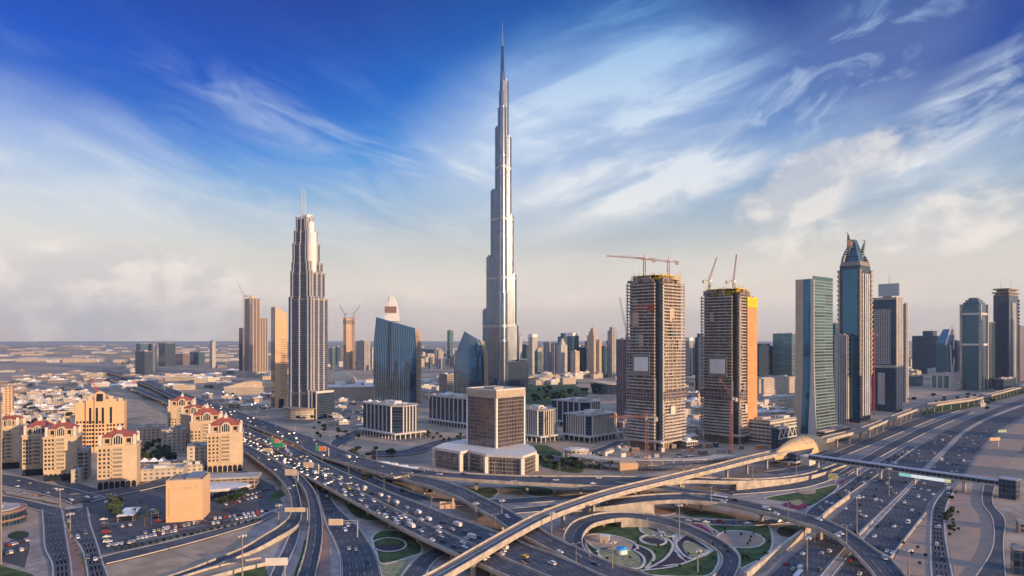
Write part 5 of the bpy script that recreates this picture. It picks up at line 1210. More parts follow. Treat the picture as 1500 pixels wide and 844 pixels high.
FAR = [ # label, near px, base, left px, right px, top, facade, extras
 ('dark blue block, tallest of the small group by the horizon road', 212, 549, 198, 223, 515, 'f_darkblue', {}),
 ('pale blue block right behind the dark blue one by the horizon road', 206, 545, 199, 228, 504, 'f_blue', {}),
 ('cream slab touching the dark blue block on the horizon road', 224, 545, 220, 230, 504, 'f_white', {}),
 ('dark fronted twin block with cream side left of the wide blue block', 242, 537, 232, 257, 503, 'f_darkblue', {}),
 ('low purple office right of the dark fronted twin block', 268, 535, 257, 277, 519, 'f_purple', {}),
 ('wide bright blue block on the plain left of the brown cluster', 291, 535, 278, 300, 516, 'f_blue', {}),
 ('slim pale pointed tower alone on the plain', 311, 539, 307, 316, 501, 'f_white', {'top': 'point'}),
 ('long low blue grey building by the horizon road bend', 190, 538, 158, 200, 528, 'f_blue', {}),
 ('grey striped tower behind right shoulder of the ribbed hotel tower', 488, 532, 481, 494, 512, 'f_stripe', {}),
 ('brown grey tower next to the slim orange slab', 496, 533, 491, 504, 511, 'f_purple', {}),
 ('cream and dark striped tower right of the slim orange slab', 534, 543, 522, 543, 500, 'f_stripe', {}),
 ('pale narrow tower peeping out left of the broad blue glass tower', 545, 541, 541, 551, 510, 'f_white', {}),
 ('wide deep blue block between the two slanting glass towers', 636, 531, 613, 645, 512, 'f_blue', {}),
 ('thin greenish tower with mast between the two slanting glass towers', 659, 531, 655, 664, 484, 'f_teal', {'spire': 60}),
 ('round grey office in front of the smaller slanting glass tower', 655, 582, 643, 668, 549, 'f_office', {}),
 ('thin cream tower against the right flank of the tallest tower', 761, 552, 758, 765, 491, 'f_white', {}),
 ('flat topped blue tower just right of the tallest tower', 771, 550, 765, 775, 505, 'f_blue', {}),
 ('cream round headed tower, first tall one right of the tallest tower', 780, 552, 774, 787, 491, 'f_white', {'top': 'cap'}),
 ('teal tower with small pointed roof in the skyline', 788, 553, 783, 794, 515, 'f_teal', {'top': 'point'}),
 ('dark and cream striped tower, left of a matching pair', 801, 550, 796, 807, 502, 'f_stripe', {}),
 ('dark and cream striped tower, right of a matching pair', 812, 551, 807, 818, 503, 'f_stripe', {}),
 ('stepped white tower with gabled top in the skyline', 822, 553, 816, 831, 505, 'f_white', {'steps': ((.2, 10), (.35, 10))}),
 ('broad blue grey tower with small block on top behind the stepped white one', 826, 548, 817, 834, 493, 'f_blue', {'steps': ((.25, 12),)}),
 ('blue and white tower with bright white cap in the skyline', 839, 552, 831, 848, 489, 'f_blue', {'top': 'cap'}),
 ('small beige tower in front of the white capped tower', 843, 554, 836, 849, 515, 'f_beige', {}),
 ('dark blue tower right of the white capped tower', 853, 552, 848, 859, 509, 'f_darkblue', {}),
 ('orange cream tower with dark crown and mast, left of the curved roof hall', 870, 553, 860, 876, 491, 'f_beige', {'steps': ((.15, 12), (.3, 10)), 'spire': 16}),
 ('lower cream tower attached right of the dark crowned tower', 878, 553, 873, 882, 499, 'f_beige', {}),
 ('blue tower with pale outline beyond the curved roof hall', 886, 553, 882, 890, 507, 'f_blue', {}),
 ('slim grey cream tower with dark head and mast beyond the curved roof hall', 897, 553, 890, 903, 484, 'f_stripe', {'steps': ((.2, 10),), 'spire': 14}),
 ('dark concrete tower shell left against the taller unfinished tower', 912, 612, 903, 926, 498, 'f_purple', {}),
 ('grey tower seen in the gap between the two unfinished towers', 1010, 555, 1002, 1015, 496, 'f_stripe', {'top': 'cap'}),
 ('blue slab low in the gap between the two unfinished towers', 1019, 556, 1014, 1028, 510, 'f_blue', {}),
 ('tall dim tower just left of the netted unfinished tower', 1023, 580, 1018, 1034, 494, 'f_darkblue', {'steps': ((.2, 8),)}),
 ('brown tower half hidden at the right of the netted tower', 1104, 552, 1098, 1110, 515, 'f_purple', {}),
 ('tiny tower on the horizon left of the green glass tower', 1090, 530, 1086, 1096, 503, 'f_white', {}),
 ('dim tower right behind the green glass tower', 1224, 560, 1218, 1230, 474, 'f_blue', {'spire': 14}),
 ('pale tower far right beyond the antenna tower', 1497, 553, 1490, 1508, 508, 'f_beige', {}),
]
for i, (lb, pn, yb, pl, pr, yt, fc, ex) in enumerate(FAR):
    tower('tower', lb, pn, yb, pl, pr, yt, 42, fc, 'tower', i + 30, None, **ex)
crane(roof_pt(918, at(912, 1053).y + 5, 0), 128, 62, radians(115), 'grey luffing crane on the dark concrete shell left of the taller unfinished tower', 'concrete_dark', luff=1.25, sc=1.3)
sk = random.Random(5)
for (n_, x0, x1, y0, y1, lb) in ((26, 766, 915, 498, 520, 'slim pale hazy tower at the back of the central skyline'), (12, 1000, 1030, 500, 522, 'pale hazy tower far behind the gap between the two unfinished towers'), (16, 1104, 1166, 512, 530, 'dim hazy block behind the teal banded tower'), (16, 1322, 1420, 505, 532, 'dim hazy tower far beyond the sandy plot on the right'), (12, 440, 560, 508, 526, 'pale hazy block on the horizon behind the ribbed hotel tower'), (12, 614, 712, 510, 526, 'pale hazy block on the horizon between the glass towers')):
    for i in range(n_):
        px = sk.uniform(x0, x1); w = sk.uniform(3, 6.5); tower('tower', lb, px, sk.uniform(533, 543), px - w * .6, px + w, sk.uniform(y0, y1), 42, sk.choice(['f_white', 'f_stripe', 'f_blue', 'f_beige', 'f_teal', 'f_office']), 'tower', i, lb.replace('tower', 'towers', 1).replace('block', 'blocks', 1) + ' group', True, spire=sk.choice([0, 0, 0, 14]))
# curved roof opera-like hall
def hall():
    P = G(897, 578); R = root_at('curved_hall', P, radians(-4), 'boat shaped dark glass hall with pale curved roof in the park', 'hall'); mpp = P.y / F
    w = 28 * mpp; mb = MB(); mb.prism([(w * cos(a) * (1 if abs(cos(a)) < .9 else 1.0), 30 + 30 * sin(a)) for a in (2 * pi * k / 24 for k in range(24))], 0, 22 , scale=1.12); mb.build('glass_wall', M['f_darkblue'], R)
    mb = MB(); mb.loft([[(w * 1.22 * k * cos(a), 30 + 36 * k * sin(a), z + 6 * (cos(a) ** 2) * k) for a in (2 * pi * i / 24 for i in range(24))] for k, z in ((1, 21.5), (1.0, 23.5), (.6, 25), (.02, 26))]); mb.build('roof', M['beige_pale'], R)
hall()
def mall(px, yb, w_, d_, h, label, dome=False, arch=False):
    P = G(px, yb); R = root_at('shopping_mall', P, radians(8), label, 'shopping mall'); mb = MB(); mb.box(-w_ / 2, w_ / 2, 0, d_, 0, h); mb.build('wall', M['f_low'], R); r = random.Random(int(px))
    mb = MB(); mb.box(-w_ / 2 - 1, w_ / 2 + 1, -1, d_ + 1, h, h + 1.2); q = mb.build('roof', M['offwhite'], R)
    for k in range(14):
        x, y = r.uniform(-.48, .36) * w_, r.uniform(.02, .85) * d_; mb = MB(); mb.box(x, x + w_ * r.uniform(.05, .14), y, y + d_ * r.uniform(.05, .14), h + 1.22, h + r.uniform(3, 9)); mb.build('roof_block', M[r.choice(['offwhite', 'roof_grey', 'beige_pale', 'white'])], q)
    if dome:
        mb = MB(); mb.loft([[(-w_ * .3 + 34 * cos(a) * cos(b), d_ * .5 + 34 * sin(a) * cos(b), h + 1 + 26 * sin(b)) for a in (2 * pi * i / 20 for i in range(20))] for b in (pi / 2 * j / 7 * .98 for j in range(8))]); mb.build('dome', M['beige_pale'], q, True)
    if arch:
        mb = MB(); mb.loft([[(-w_ * .45 + w_ * .9 * f, y, h + 1.2 + 12 * sin(pi * f)) for f in (k / 14 for k in range(15))] for y in (4, 26)]); mb.build('arched_roof', M['beige_pale'], q)
mall(520, 585, 130, 230, 24, 'sprawling pale mall roofs with a dome behind the ribbed hotel tower', dome=True)
mall(370, 578, 120, 90, 16, 'low mall with arched pale roof left of the orange slab tower', arch=True)
mall(270, 558, 150, 60, 12, 'low beige store on the plain right of the elevated road')
mall(672, 566, 110, 120, 20, 'low pale rooftops between the slanting glass towers')
mall(1065, 566, 130, 120, 18, 'low sunlit rooftops behind the two unfinished towers')
mall(985, 600, 90, 60, 12, 'low service building behind the taller unfinished tower')
mall(1440, 596, 10, 8, 5, 'tiny plant building on the grass strip by the metro')
# round pavilion in front of the pier fronted offices
def pavilion():
    P = G(846, 672); R = root_at('pavilion', P, 0, 'small round stone pavilion in front of the pier fronted offices', 'pavilion')
    mb = MB(); mb.prism(ngon(0, 12, 12, 10, 18), 0, 7); mb.build('wall', M['f_low'], R)
    mb = MB(); mb.prism(ngon(0, 12, 13, 11, 18), 7, 8); mb.prism(ngon(0, 12, 9, 7, 18), 8, 8.8); mb.build('roof', M['offwhite'], R)
    mb = MB()
    for k in range(14): a = 2 * pi * k / 14; mb.bar((15 * cos(a), 12 + 13 * sin(a), 0), (15 * cos(a), 12 + 13 * sin(a), 5), .5, k=6)
    mb.build('colonnade', M['offwhite'], R)
pavilion()
# white roofed depot in the bottom right corner
R, Wd, D, h = tower('depot', 'pale roofed depot cut by the lower right corner', 1484, 842, 1480, 1540, 806, -30, 'f_darkblue', 'building', seed=5)
tower('depot', 'grey low building with dark wall behind the corner depot', 1492, 782, 1488, 1540, 768, -30, 'f_concrete', 'building', seed=6)
# unfinished podium ring at the foot of the two concrete towers
def ring():
    P = G(968, 694); R = root_at('unfinished_podium', P, 0, 'curved unfinished podium frame at the foot of the taller unfinished tower', 'building site')
    for z, o in ((4.5, 0), (9.5, 3)):
        mb = MB(); mb.loft([[( (r_ + o) * 1.9 * cos(a), 46 + r_ * sin(a) * .8 - o, z + dz) for r_, dz in ((40, 0), (28, 0), (28, .8), (40, .8))] for a in (pi * 1.02 + pi * .96 * k / 24 for k in range(25))]); mb.build('slab', M['concrete'], R)
    for k in range(22):
        a = pi * 1.03 + pi * .94 * k / 21; mb = MB(); x, y = 38 * 1.9 * cos(a), 46 + 38 * sin(a) * .8; mb.box(x - .5, x + .5, y - .5, y + .5, 0, 9.5); mb.build('column', M['concrete'], R)
    mb = MB(); mb.box(-36, -20, 2, 14, 0, 9); mb.build('site_office', M['orange_wall'], R)
ring()

# unseen tower row added across the freeway to shade road and towers opposite
for i, (x, y, w, h) in enumerate(((700, 590, 52, 175), (690, 432, 50, 120), (865, 665, 55, 225), (915, 872, 56, 205), (1090, 800, 50, 160), (1500, 1310, 70, 240), (1720, 1360, 70, 260), (1250, 1040, 60, 180))):
    R = root_at('office_tower', Vector((x, y, 0)), radians(48), 'unseen office tower added in a row to shade the freeway, %s nearest of that row' % ('first', 'second', 'third', 'fourth', 'fifth', 'sixth', 'seventh', 'eighth')[i], 'tower')
    mb = MB(); mb.box(-w / 2, w / 2, -w * .4, w * .4, 0, h); mb.build('facade', M['f_office'], R); rooftop_o = MB(); rooftop_o.box(-w / 2 - .3, w / 2 + .3, -w * .4 - .3, w * .4 + .3, h, h + 1.5); rooftop_o.build('roof', M['roof_grey'], R)
# ================================================================= station with golden shell roof
def station():
    c, nn = PM.at(0); best = min(range(len(PM.p)), key=lambda i: abs(PM.p[i][0] / PM.p[i][1] - (1171 - HX) / F)); p = PM.p[best]; q = PM.p[best + 3]
    ang = atan2(q[1] - p[1], q[0] - p[0]); R = root_at('metro_station', Vector((p[0], p[1], 0)), ang, 'metro station under a golden shell roof beside the green glass tower', 'station')
    Lh, Wh = 58.0, 17.5; K = 24; J = 16; rings = []
    for k in range(K + 1):
        f = -1 + 2 * k / K; w = Wh * (max(0.0, 1 - abs(f) ** 2.2) ** .5) * (.72 + .50 * f) + .3; top = 8.5 * (max(0.0, 1 - abs(f) ** 2.6)) ** .7 * (1 + .3 * f) + .4
        rings.append([(f * Lh + 3 * sin(pi * j / J), w * cos(pi * j / J), 12.5 + top * sin(pi * j / J) - 5.0 * abs(cos(pi * j / J)) ** 6) for j in range(J + 1)])
    mb = MB(); mb.loft(rings, closed=False); mb.build('shell_roof', M['gold'], R, True)
    mb = MB()
    for k in (0, J):
        for a, b in zip(rings, rings[1:]): mb.bar(a[k], b[k], .8, k=6)
    mb.build('shell_rim', M['beige'], R)
    mb = MB(); r = random.Random(4)
    for i in range(11, 21, 2):
        for j in range(2, 13, 2):
            a = Vector(rings[i][j]); u = (Vector(rings[i + 1][j]) - a).normalized(); v = (Vector(rings[i][j + 1]) - a).normalized(); nv = u.cross(v).normalized(); 
            if nv.z < 0 and j not in (0,): nv = -nv
            a = a + nv * .15; mb.face([a, a + u * 1.9, a + u * 1.9 + v * 1.5, a + v * 1.5])
    mb.build('rooflight', M['paving_red'], R)
    mb = MB(); mb.box(-40, 42, -13, 13, 4.5, 12.4); mb.build('concourse', M['f_darkblue'], R)
    mb = MB(); mb.box(-44, 44, -14, 14, 3.3, 4.48); mb.box(-30, -14, -22, -13.02, 0, 9); mb.build('platform_slab', M['offwhite'], R)
    for k in range(6):
        mb = MB(); x = -36 + 14.4 * k; mb.box(x - 1, x + 1, -5, 5, 0, 3.28); mb.build('pier', M['concrete'], R)
station()
# ================================================================= footbridge
def footbridge():
    a, b = G(1186, 672, 9), G(1482, 713, 9); d = b - a; ang = atan2(d.y, d.x); L = sqrt(d.x ** 2 + d.y ** 2)
    R = root_at('footbridge', Vector((a.x, a.y, 0)), ang, 'long enclosed grey footbridge from the golden station across the freeway', 'footbridge')
    mb = MB(); mb.box(0, L, -2.4, 2.4, 8.2, 9.4); mb.build('deck', M['concrete'], R)
    mb = MB(); mb.box(0, L, -2.1, 2.1, 9.42, 12.2); mb.build('glass_side', M['f_darkblue'], R)
    mb = MB(); mb.loft([[(x, 2.7 * cos(t), 12.2 + 1.3 * sin(t)) for t in (pi * k / 8 for k in range(9))] for x in (0, L)]); mb.build('roof', M['steel'], R)
    mb = MB(); k = 3.0
    while k < L: mb.box(k - .2, k + .2, -2.25, 2.25, 9.4, 12.3); k += 4
    mb.build('frame', M['concrete_dark'], R)
    for f in (.05, .27, .40, .57, .80):
        mb = MB(); mb.box(L * f - 1, L * f + 1, -1, 1, 0, 8.18); mb.build('pier', M['concrete'], R)
    mb = MB(); mb.box(L - 7, L + 4, -5, 5, 0, 14.5); mb.build('stair_tower', M['f_darkblue'], R); mb = MB(); mb.box(L - 7.6, L + 4.6, -5.6, 5.6, 14.5, 15.2); mb.build('stair_roof', M['steel'], R)
    B = root_at('billboard', Vector((a.x, a.y, 0)), ang, 'long pale lit advertising board hung under the footbridge', 'billboard')
    mb = MB(); mb.box(L * .50, L * .75, -3.2, -2.45, 5.4, 8.6); mb.build('frame', M['steel'], B)
    for x0, x1, m in ((.503, .56, 'board_green'), (.562, .72, 'board_white'), (.722, .748, 'board_yellow')):
        mb = MB(); mb.box(L * x0, L * x1, -3.3, -3.21, 5.7, 8.3); mb.build('poster', M[m], B)
def lamp_mat(name, col, st):
    m = bpy.data.materials.new(name); m.use_nodes = True; b = m.node_tree.nodes['Principled BSDF']; b.inputs['Base Color'].default_value = col + (1,)
    b.inputs['Emission Color'].default_value = col + (1,); b.inputs['Emission Strength'].default_value = st; M[name] = m
lamp_mat('board_green', (.35, .75, .60), .45); lamp_mat('board_white', (.80, .85, .78), .55); lamp_mat('board_yellow', (.75, .72, .35), .45)
lamp_mat('lamp_white', (1.0, .86, .9), 4.0)
footbridge()
# ================================================================= road signs, lamps
def gantry(px, py, z, w, hh, sw, sh, label, mm, rz=0.0, panels=1, arm=True):
    P = G(px, py, z); R = root_at('road_sign', P, rz, label, 'road sign'); mb = MB()
    mb.bar((w, 0, 0), (w, 0, hh + .8), .45, k=8)
    mb.bar((w, 0, hh + .8), (-sw, 0, hh + .8), .32, k=6); mb.bar((w, 0, hh - .6), (-sw, 0, hh - .6), .25, k=6); mb.build('post', M['steel'], R)
    for k in range(panels):
        f = k / panels; mb = MB(); x0 = -sw + 2 * sw * f; mb.box(x0 + .2, x0 + 2 * sw / panels - .2, -.55, -.35, hh - sh / 2, hh + sh / 2); q = mb.build('sign_panel', M[mm[k % len(mm)]], R)
        mb = MB(); mb.box(x0 + .05, x0 + 2 * sw / panels - .05, -.34, -.2, hh - sh / 2 - .15, hh + sh / 2 + .15); mb.build('panel_frame', M['white'], q)
gantry(270, 617, 8, 5, 8, 0, 0, 'x', ['steel']) if False else None
gantry(470, 668, 10, 8, 7, 5.5, 4, 'orange direction sign with small green panel over the wide flyover', ['green_sign', 'orange', 'orange'], -.2, 3)
gantry(402, 655, 10, 6, 6.4, 4.5, 4, 'green and red sign pair over the far part of the wide flyover', ['green_sign', 'orange'], -.2, 2)
gantry(408, 662, 8, 8, 7, 5.5, 4, 'green sign over the crowded viaduct just below the green and red pair', ['green_sign'], -.2)
gantry(392, 668, 8, 5, 6, 4.5, 3, 'pale sign board seen from behind beside the single green sign', ['beige_pale'], -.2)
gantry(452, 694, 8, 9, 7.5, 4.6, 4, 'cream sign board with curved post above the crowded viaduct', ['beige_pale'], -.2)
gantry(426, 704, 8, 6, 6.5, 5, 4.5, 'pair of square cream boards where the curved ramps split off', ['beige_pale', 'beige_pale'], -.15, 2)
gantry(492, 789, 0, 13, 10, 4.4, 3.4, 'cream sign on a bent post beside the widening ground ramp', ['beige_pale'], 0)
gantry(432, 765, 3.5, 8, 8, 6.5, 2.4, 'cream gantry sign over the fork of the left ramp', ['beige_pale', 'beige_pale'], 0, 2)
gantry(405, 846, .6, 4, 8, 5.5, 3.5, 'wide grey sign board at the bottom beside the split ramp', ['offwhite'], .1)
gantry(655, 762, 0, 5, 10, 5, 4.4, 'small tan sign box below the branching flyover', ['orange_wall'], 0, 1)
gantry(238, 572, 8, 6, 7, 5, 4, 'small green sign far along the elevated road', ['green_sign'], -.2)
gantry(196, 566, 6, 4, 9, 5, 5, 'red and white board far along the elevated road', ['orange'], -.2)
gantry(1457, 655, 0, 5, 9, 7, 3, 'orange framed sign gantry on the right sand strip', ['orange_wall'], .2, 1)
gantry(1468, 641, 0, 3, 8, 6, 3, 'bright yellow green board on the right sand strip', ['board_yellow'], .2, 1)
gantry(1220, 707, 0, 2, 5, 4, 4.5, 'pale double board standing on the lawn by the station', ['groundcover'], 0, 2)
gantry(1188, 794, 3, 2, 4, 3, 2, 'small pale board under the edge of the great arc', ['beige_pale'], 0)
def street_lamp():
    R = empty('street_lamp', (0, 0, 0)); mb = MB(); mb.bar((0, 0, 0), (0, 0, 13), .22, r2=.12, k=6); mb.build('pole', M['steel'], R)
    for s_ in (1, -1):
        mb = MB(); mb.bar((0, 0, 12.8), (s_ * 2.2, 0, 13.6), .09); q = mb.build('arm', M['steel'], R); mb = MB(); mb.box(min(s_ * 2, s_ * 3.1), max(s_ * 2, s_ * 3.1), -.25, .25, 13.45, 13.65); mb.build('lamp_head', M['offwhite'], q)
    return R
LAMP = street_lamp(); first = [True]
def put_lamp(loc, rz, label, sc=1.0, group=None):
    o = LAMP if first[0] else copy_tree(LAMP); first[0] = False
    o.location = loc; o.rotation_euler = (0, 0, rz); o.scale = (sc,) * 3; tag(o, label, 'street lamp', group)
def high_mast(px, py, h, label, z=0):
    P = G(px, py, z); R = root_at('mast_light', P, 0, label, 'mast light'); mb = MB(); mb.bar((0, 0, 0), (0, 0, h), .45, r2=.2, k=8); mb.build('pole', M['concrete_dark'], R)
    mb = MB(); mb.prism(ngon(0, 0, 1.6, k=10), h - .8, h - .2); q = mb.build('lamp_ring', M['steel'], R)
    for k in range(6):
        a = 2 * pi * k / 6; mb = MB(); mb.box(1.9 * cos(a) - .35, 1.9 * cos(a) + .35, 1.9 * sin(a) - .35, 1.9 * sin(a) + .35, h - 1.2, h - .6); mb.build('floodlight', M['offwhite'], q)
high_mast(1302, 727, 22, 'tall mast light on the freeway median, close under the footbridge')
high_mast(1255, 784, 24, 'tall mast light on the freeway median just above the great arc')
high_mast(1182, 850, 22, 'tall mast light on the freeway lane edge below the great arc')
high_mast(1022, 838, 12, 'mast light on the lawn at the right end of the flower garden')
high_mast(995, 792, 22, 'tall dark mast light beside the loop ramp')
high_mast(897, 850, 20, 'tall dark mast light in front of the flower garden')
high_mast(808, 800, 20, 'dark mast light left of the loop ramp')
high_mast(735, 778, 20, 'dark mast light beside the flyover branch near the metro line')
high_mast(1331, 850, 16, 'mast light on the triangular sand patch')
high_mast(408, 770, 14, 'slim mast light left of the tall ramp')
high_mast(355, 846, 22, 'slim mast light at the bottom beside the sandy lot')
high_mast(103, 790, 16, 'mast light on the reddish avenue median')
high_mast(88, 744, 14, 'mast light at the tip of the avenue median')
high_mast(697, 772, 16, 'mast light under the branching flyover')
high_mast(290, 642, 26, 'pale mast light between elevated roads behind the viaduct hotel blocks')
for nm, side, step, lb, a0 in (('upper', 1, 60, 'street lamp on the wide left flyover', 30), ('jam_upper', 1, 70, 'street lamp along the crowded viaduct', 140), ('upper_right', 1, 55, 'street lamp on the straight flyover by the white cube building', 20), ('arc', -1, 60, 'street lamp on the great arc flyover', 120)):
    P_ = ROADS[nm]; d = a0
    while d < P_.L - 20:
        c, nn = P_.at(d)
        if c[1] < 1300: o_ = side * (c[3] - .6); put_lamp((c[0] + nn[0] * o_, c[1] + nn[1] * o_, c[2] + .1), atan2(nn[1], nn[0]), lb, .8, lb.replace('street lamp', 'street lamps'))
        d += step
for i, (px, py) in enumerate(((327, 583), (333, 588), (341, 589), (352, 594), (369, 604), (374, 602))):
    P = G(px, py); R = root_at('site_light', P, 0, 'glowing white site light on a dark pole by the purple site boxes', 'floodlight', 'glowing site lights'); mb = MB(); mb.bar((0, 0, 0), (0, 0, 12), .3, k=6); mb.build('pole', M['black'], R)
    mb = MB(); mb.prism(ngon(0, 0, 1.0, k=10), 12, 13.6); mb.build('lamp', M['lamp_white'], R)
# ================================================================= low rise districts
def low_house(px, py, w, d, h, rz, m, label, group, seed):
    P = G(px, py); R = root_at('low_building', P, rz, label, 'building', group); mb = MB(); mb.box(-w / 2, w / 2, 0, d, 0, h); mb.build('wall', M[m], R)
    r = random.Random(seed); mb = MB(); mb.box(-w / 2 - .25, w / 2 + .25, -.25, d + .25, h, h + .9); x = r.uniform(-.3, .1) * w; mb.box(x, x + w * .3, d * .2, d * .6, h + .9, h + 3.4); mb.build('roof', M[r.choice(['roof_grey', 'offwhite', 'beige_pale', 'white'])], R)
rz_ = random.Random(21); n_low = 0
def district(n_, x0, x1, y0, y1, ms, label, hr=(5, 11), wr=(12, 26), avoid=(), mass=False):
    mm_ = MB()
    global n_low; k = 0; tries = 0
    while k < n_ and tries < n_ * 8:
        tries += 1; px, py = rz_.uniform(x0, x1), rz_.uniform(y0, y1)
        if any(a < px < b and c < py < d for a, b, c, d in avoid): continue
        P = G(px, py)
        if any((P.x - q[0]) ** 2 + (P.y - q[1]) ** 2 < 24 ** 2 for q in placed): continue
        placed.append((P.x, P.y)); m = rz_.choice(ms); col = {'f_low': 'beige', 'f_lowwhite': 'white', 'f_concrete': 'grey', 'f_office': 'dark windowed', 'f_beige': 'tan'}[m]
        if mass:
            w, d, h_ = rz_.uniform(*wr), rz_.uniform(*wr), rz_.uniform(*hr); a = .4; mm_.prism([(P.x + x * cos(a) - y * sin(a), P.y + x * sin(a) + y * cos(a)) for x, y in ((0, 0), (w, 0), (w, d), (0, d))], 0, h_, ms.index(m)); k += 1; continue
        low_house(px, py, rz_.uniform(*wr), rz_.uniform(*wr), rz_.uniform(*hr), radians(rz_.choice((20, 24, 30))), m, 'small %s flat roofed building %s' % (col, label), 'flat roofed buildings ' + label, int(px * 7)); k += 1; n_low += 1
    if mass: tag(mm_.build('distant_district', [M[q] for q in ms]), 'countless tiny buildings ' + label, 'district', None, 'stuff')
placed = []
district(60, 8, 132, 572, 612, ['f_low', 'f_lowwhite', 'f_concrete', 'f_beige'], 'in the low district left of the orange hotel')
district(22, 10, 90, 612, 634, ['f_low', 'f_lowwhite'], 'just behind the left row of red roofed blocks', (4, 8))
district(26, 10, 150, 545, 570, ['f_low', 'f_lowwhite', 'f_concrete'], 'on the far side of the low district', (5, 10), (20, 50))
district(30, 180, 345, 533, 572, ['f_low', 'f_lowwhite', 'f_concrete'], 'on the plain beyond the elevated road', (6, 14), (24, 60), ((195, 320, 500, 551),))
district(22, 300, 395, 582, 604, ['f_low', 'f_concrete', 'f_office'], 'among the site boxes left of the orange slab tower', (4, 9), (10, 24))
district(24, 485, 545, 585, 630, ['f_low', 'f_lowwhite', 'f_concrete'], 'on the works yard right of the ribbed hotel tower', (3, 7), (8, 20), ((500, 530, 622, 660),))
district(16, 615, 668, 556, 590, ['f_low', 'f_lowwhite'], 'between the two slanting glass towers', (5, 12), (20, 44))
district(26, 780, 925, 553, 566, ['f_low', 'f_beige', 'f_lowwhite'], 'at the foot of the central skyline', (8, 18), (18, 40), ((840, 925, 556, 600),))
district(14, 915, 930, 575, 640, ['f_low', 'f_concrete'], 'left of the taller unfinished tower', (4, 8), (8, 16))
district(26, 1000, 1036, 560, 660, ['f_low', 'f_lowwhite', 'f_office', 'f_beige'], 'between the two unfinished towers', (4, 12), (10, 24))
district(24, 1096, 1168, 556, 620, ['f_low', 'f_lowwhite', 'f_beige'], 'right of the netted tower', (6, 14), (16, 34))
district(30, 1318, 1420, 530, 556, ['f_low', 'f_beige', 'f_lowwhite'], 'beyond the sandy plot on the right', (8, 22), (20, 44))
district(26, 350, 480, 520, 560, ['f_low', 'f_lowwhite', 'f_beige'], 'on the plain behind the ribbed hotel tower', (8, 16), (30, 60), ((345, 395, 500, 560),))
district(150, -10, 350, 503, 532, ['f_low', 'f_lowwhite', 'f_concrete', 'f_beige'], 'scattered over the far desert plain on the left', (6, 18), (50, 170), mass=True)
district(90, 1000, 1500, 508, 530, ['f_beige', 'f_lowwhite', 'f_office', 'f_concrete'], 'in the hazy distance on the right', (20, 70), (40, 90), mass=True)
district(90, 480, 930, 508, 540, ['f_beige', 'f_lowwhite', 'f_office', 'f_concrete'], 'in the hazy distance behind the centre', (16, 60), (40, 80), mass=True)
# construction yard clutter near the towers
cl = random.Random(9)
for i in range(70):
    px, py = cl.uniform(880, 1130), cl.uniform(655, 690)
    if py > 690 - (px - 880) * .10 - 2: continue
    P = G(px, py); w, d, h = cl.uniform(3, 10), cl.uniform(2.4, 5), cl.uniform(2.4, 5); m = cl.choice(['offwhite', 'paving_red', 'concrete', 'steel', 'blue_glass', 'orange'])
    cn_ = {'offwhite': 'white', 'paving_red': 'rust red', 'concrete': 'grey', 'steel': 'steel grey', 'blue_glass': 'blue', 'orange': 'orange'}[m]
    R = root_at('site_cabin', P, cl.uniform(-.6, .8), '%s cabin or stack on the building site below the two unfinished towers' % cn_, 'site cabin', '%s cabins and stacks on the building site' % cn_)
    mb = MB(); mb.box(-w / 2, w / 2, 0, d, 0, h); mb.build('body', M[m], R); mb = MB(); mb.box(-w / 2 - .1, w / 2 + .1, -.1, d + .1, h, h + .25); mb.build('roof', M['roof_grey'], R)
for i, (px, py) in enumerate(((560, 690), (575, 693), (590, 696), (605, 699), (548, 688))):
    P = G(px + 12, py - 4); R = root_at('site_tent', P, -.25, 'white topped long tent or cabin beside the flyover, left of the cube podium', 'tent', 'white tents beside the flyover')
    mb = MB(); mb.box(-5, 5, 0, 6, 0, 3); mb.build('wall', M['offwhite'], R); mb = MB()
    v = [(-5.3, -.3, 3), (5.3, -.3, 3), (5.3, 6.3, 3), (-5.3, 6.3, 3), (-5.3, 3, 4.6), (5.3, 3, 4.6)]
    for f in ((0, 1, 5, 4), (2, 3, 4, 5), (1, 2, 5), (3, 0, 4), (3, 2, 1, 0)): mb.face([v[q] for q in f])
    mb.build('roof', M['white'], R)
# blue roofed kiosk and stone hut in the flower garden
P = G(911, 812); R = root_at('garden_kiosk', P, .3, 'bright blue kiosk in the flower garden inside the loop ramp', 'kiosk'); mb = MB(); mb.box(-2.4, 2.4, -2, 2, 0, 2.8); mb.build('body', M['white'], R)
M['kiosk_blue'] = mat('kiosk_blue', (.06, .35, .62), .5, var=.05); mb = MB(); mb.prism([(-3, -2.6), (3, -2.6), (3, 2.6), (-3, 2.6)], 2.8, 4.4, scale=.5); mb.build('roof', M['kiosk_blue'], R)
P = G(886, 795); R = root_at('garden_hut', P, -.3, 'small cream stone hut in the flower garden inside the loop ramp', 'hut'); mb = MB(); mb.box(-2.6, 2.6, -2, 2, 0, 4); mb.build('body', M['beige_pale'], R); mb = MB(); mb.box(-2.9, 2.9, -2.3, 2.3, 4, 4.4); mb.build('roof', M['offwhite'], R); mb = MB(); mb.box(-.6, .6, -2.1, -1.98, .1, 2.2); mb.build('door', M['concrete_dark'], R)
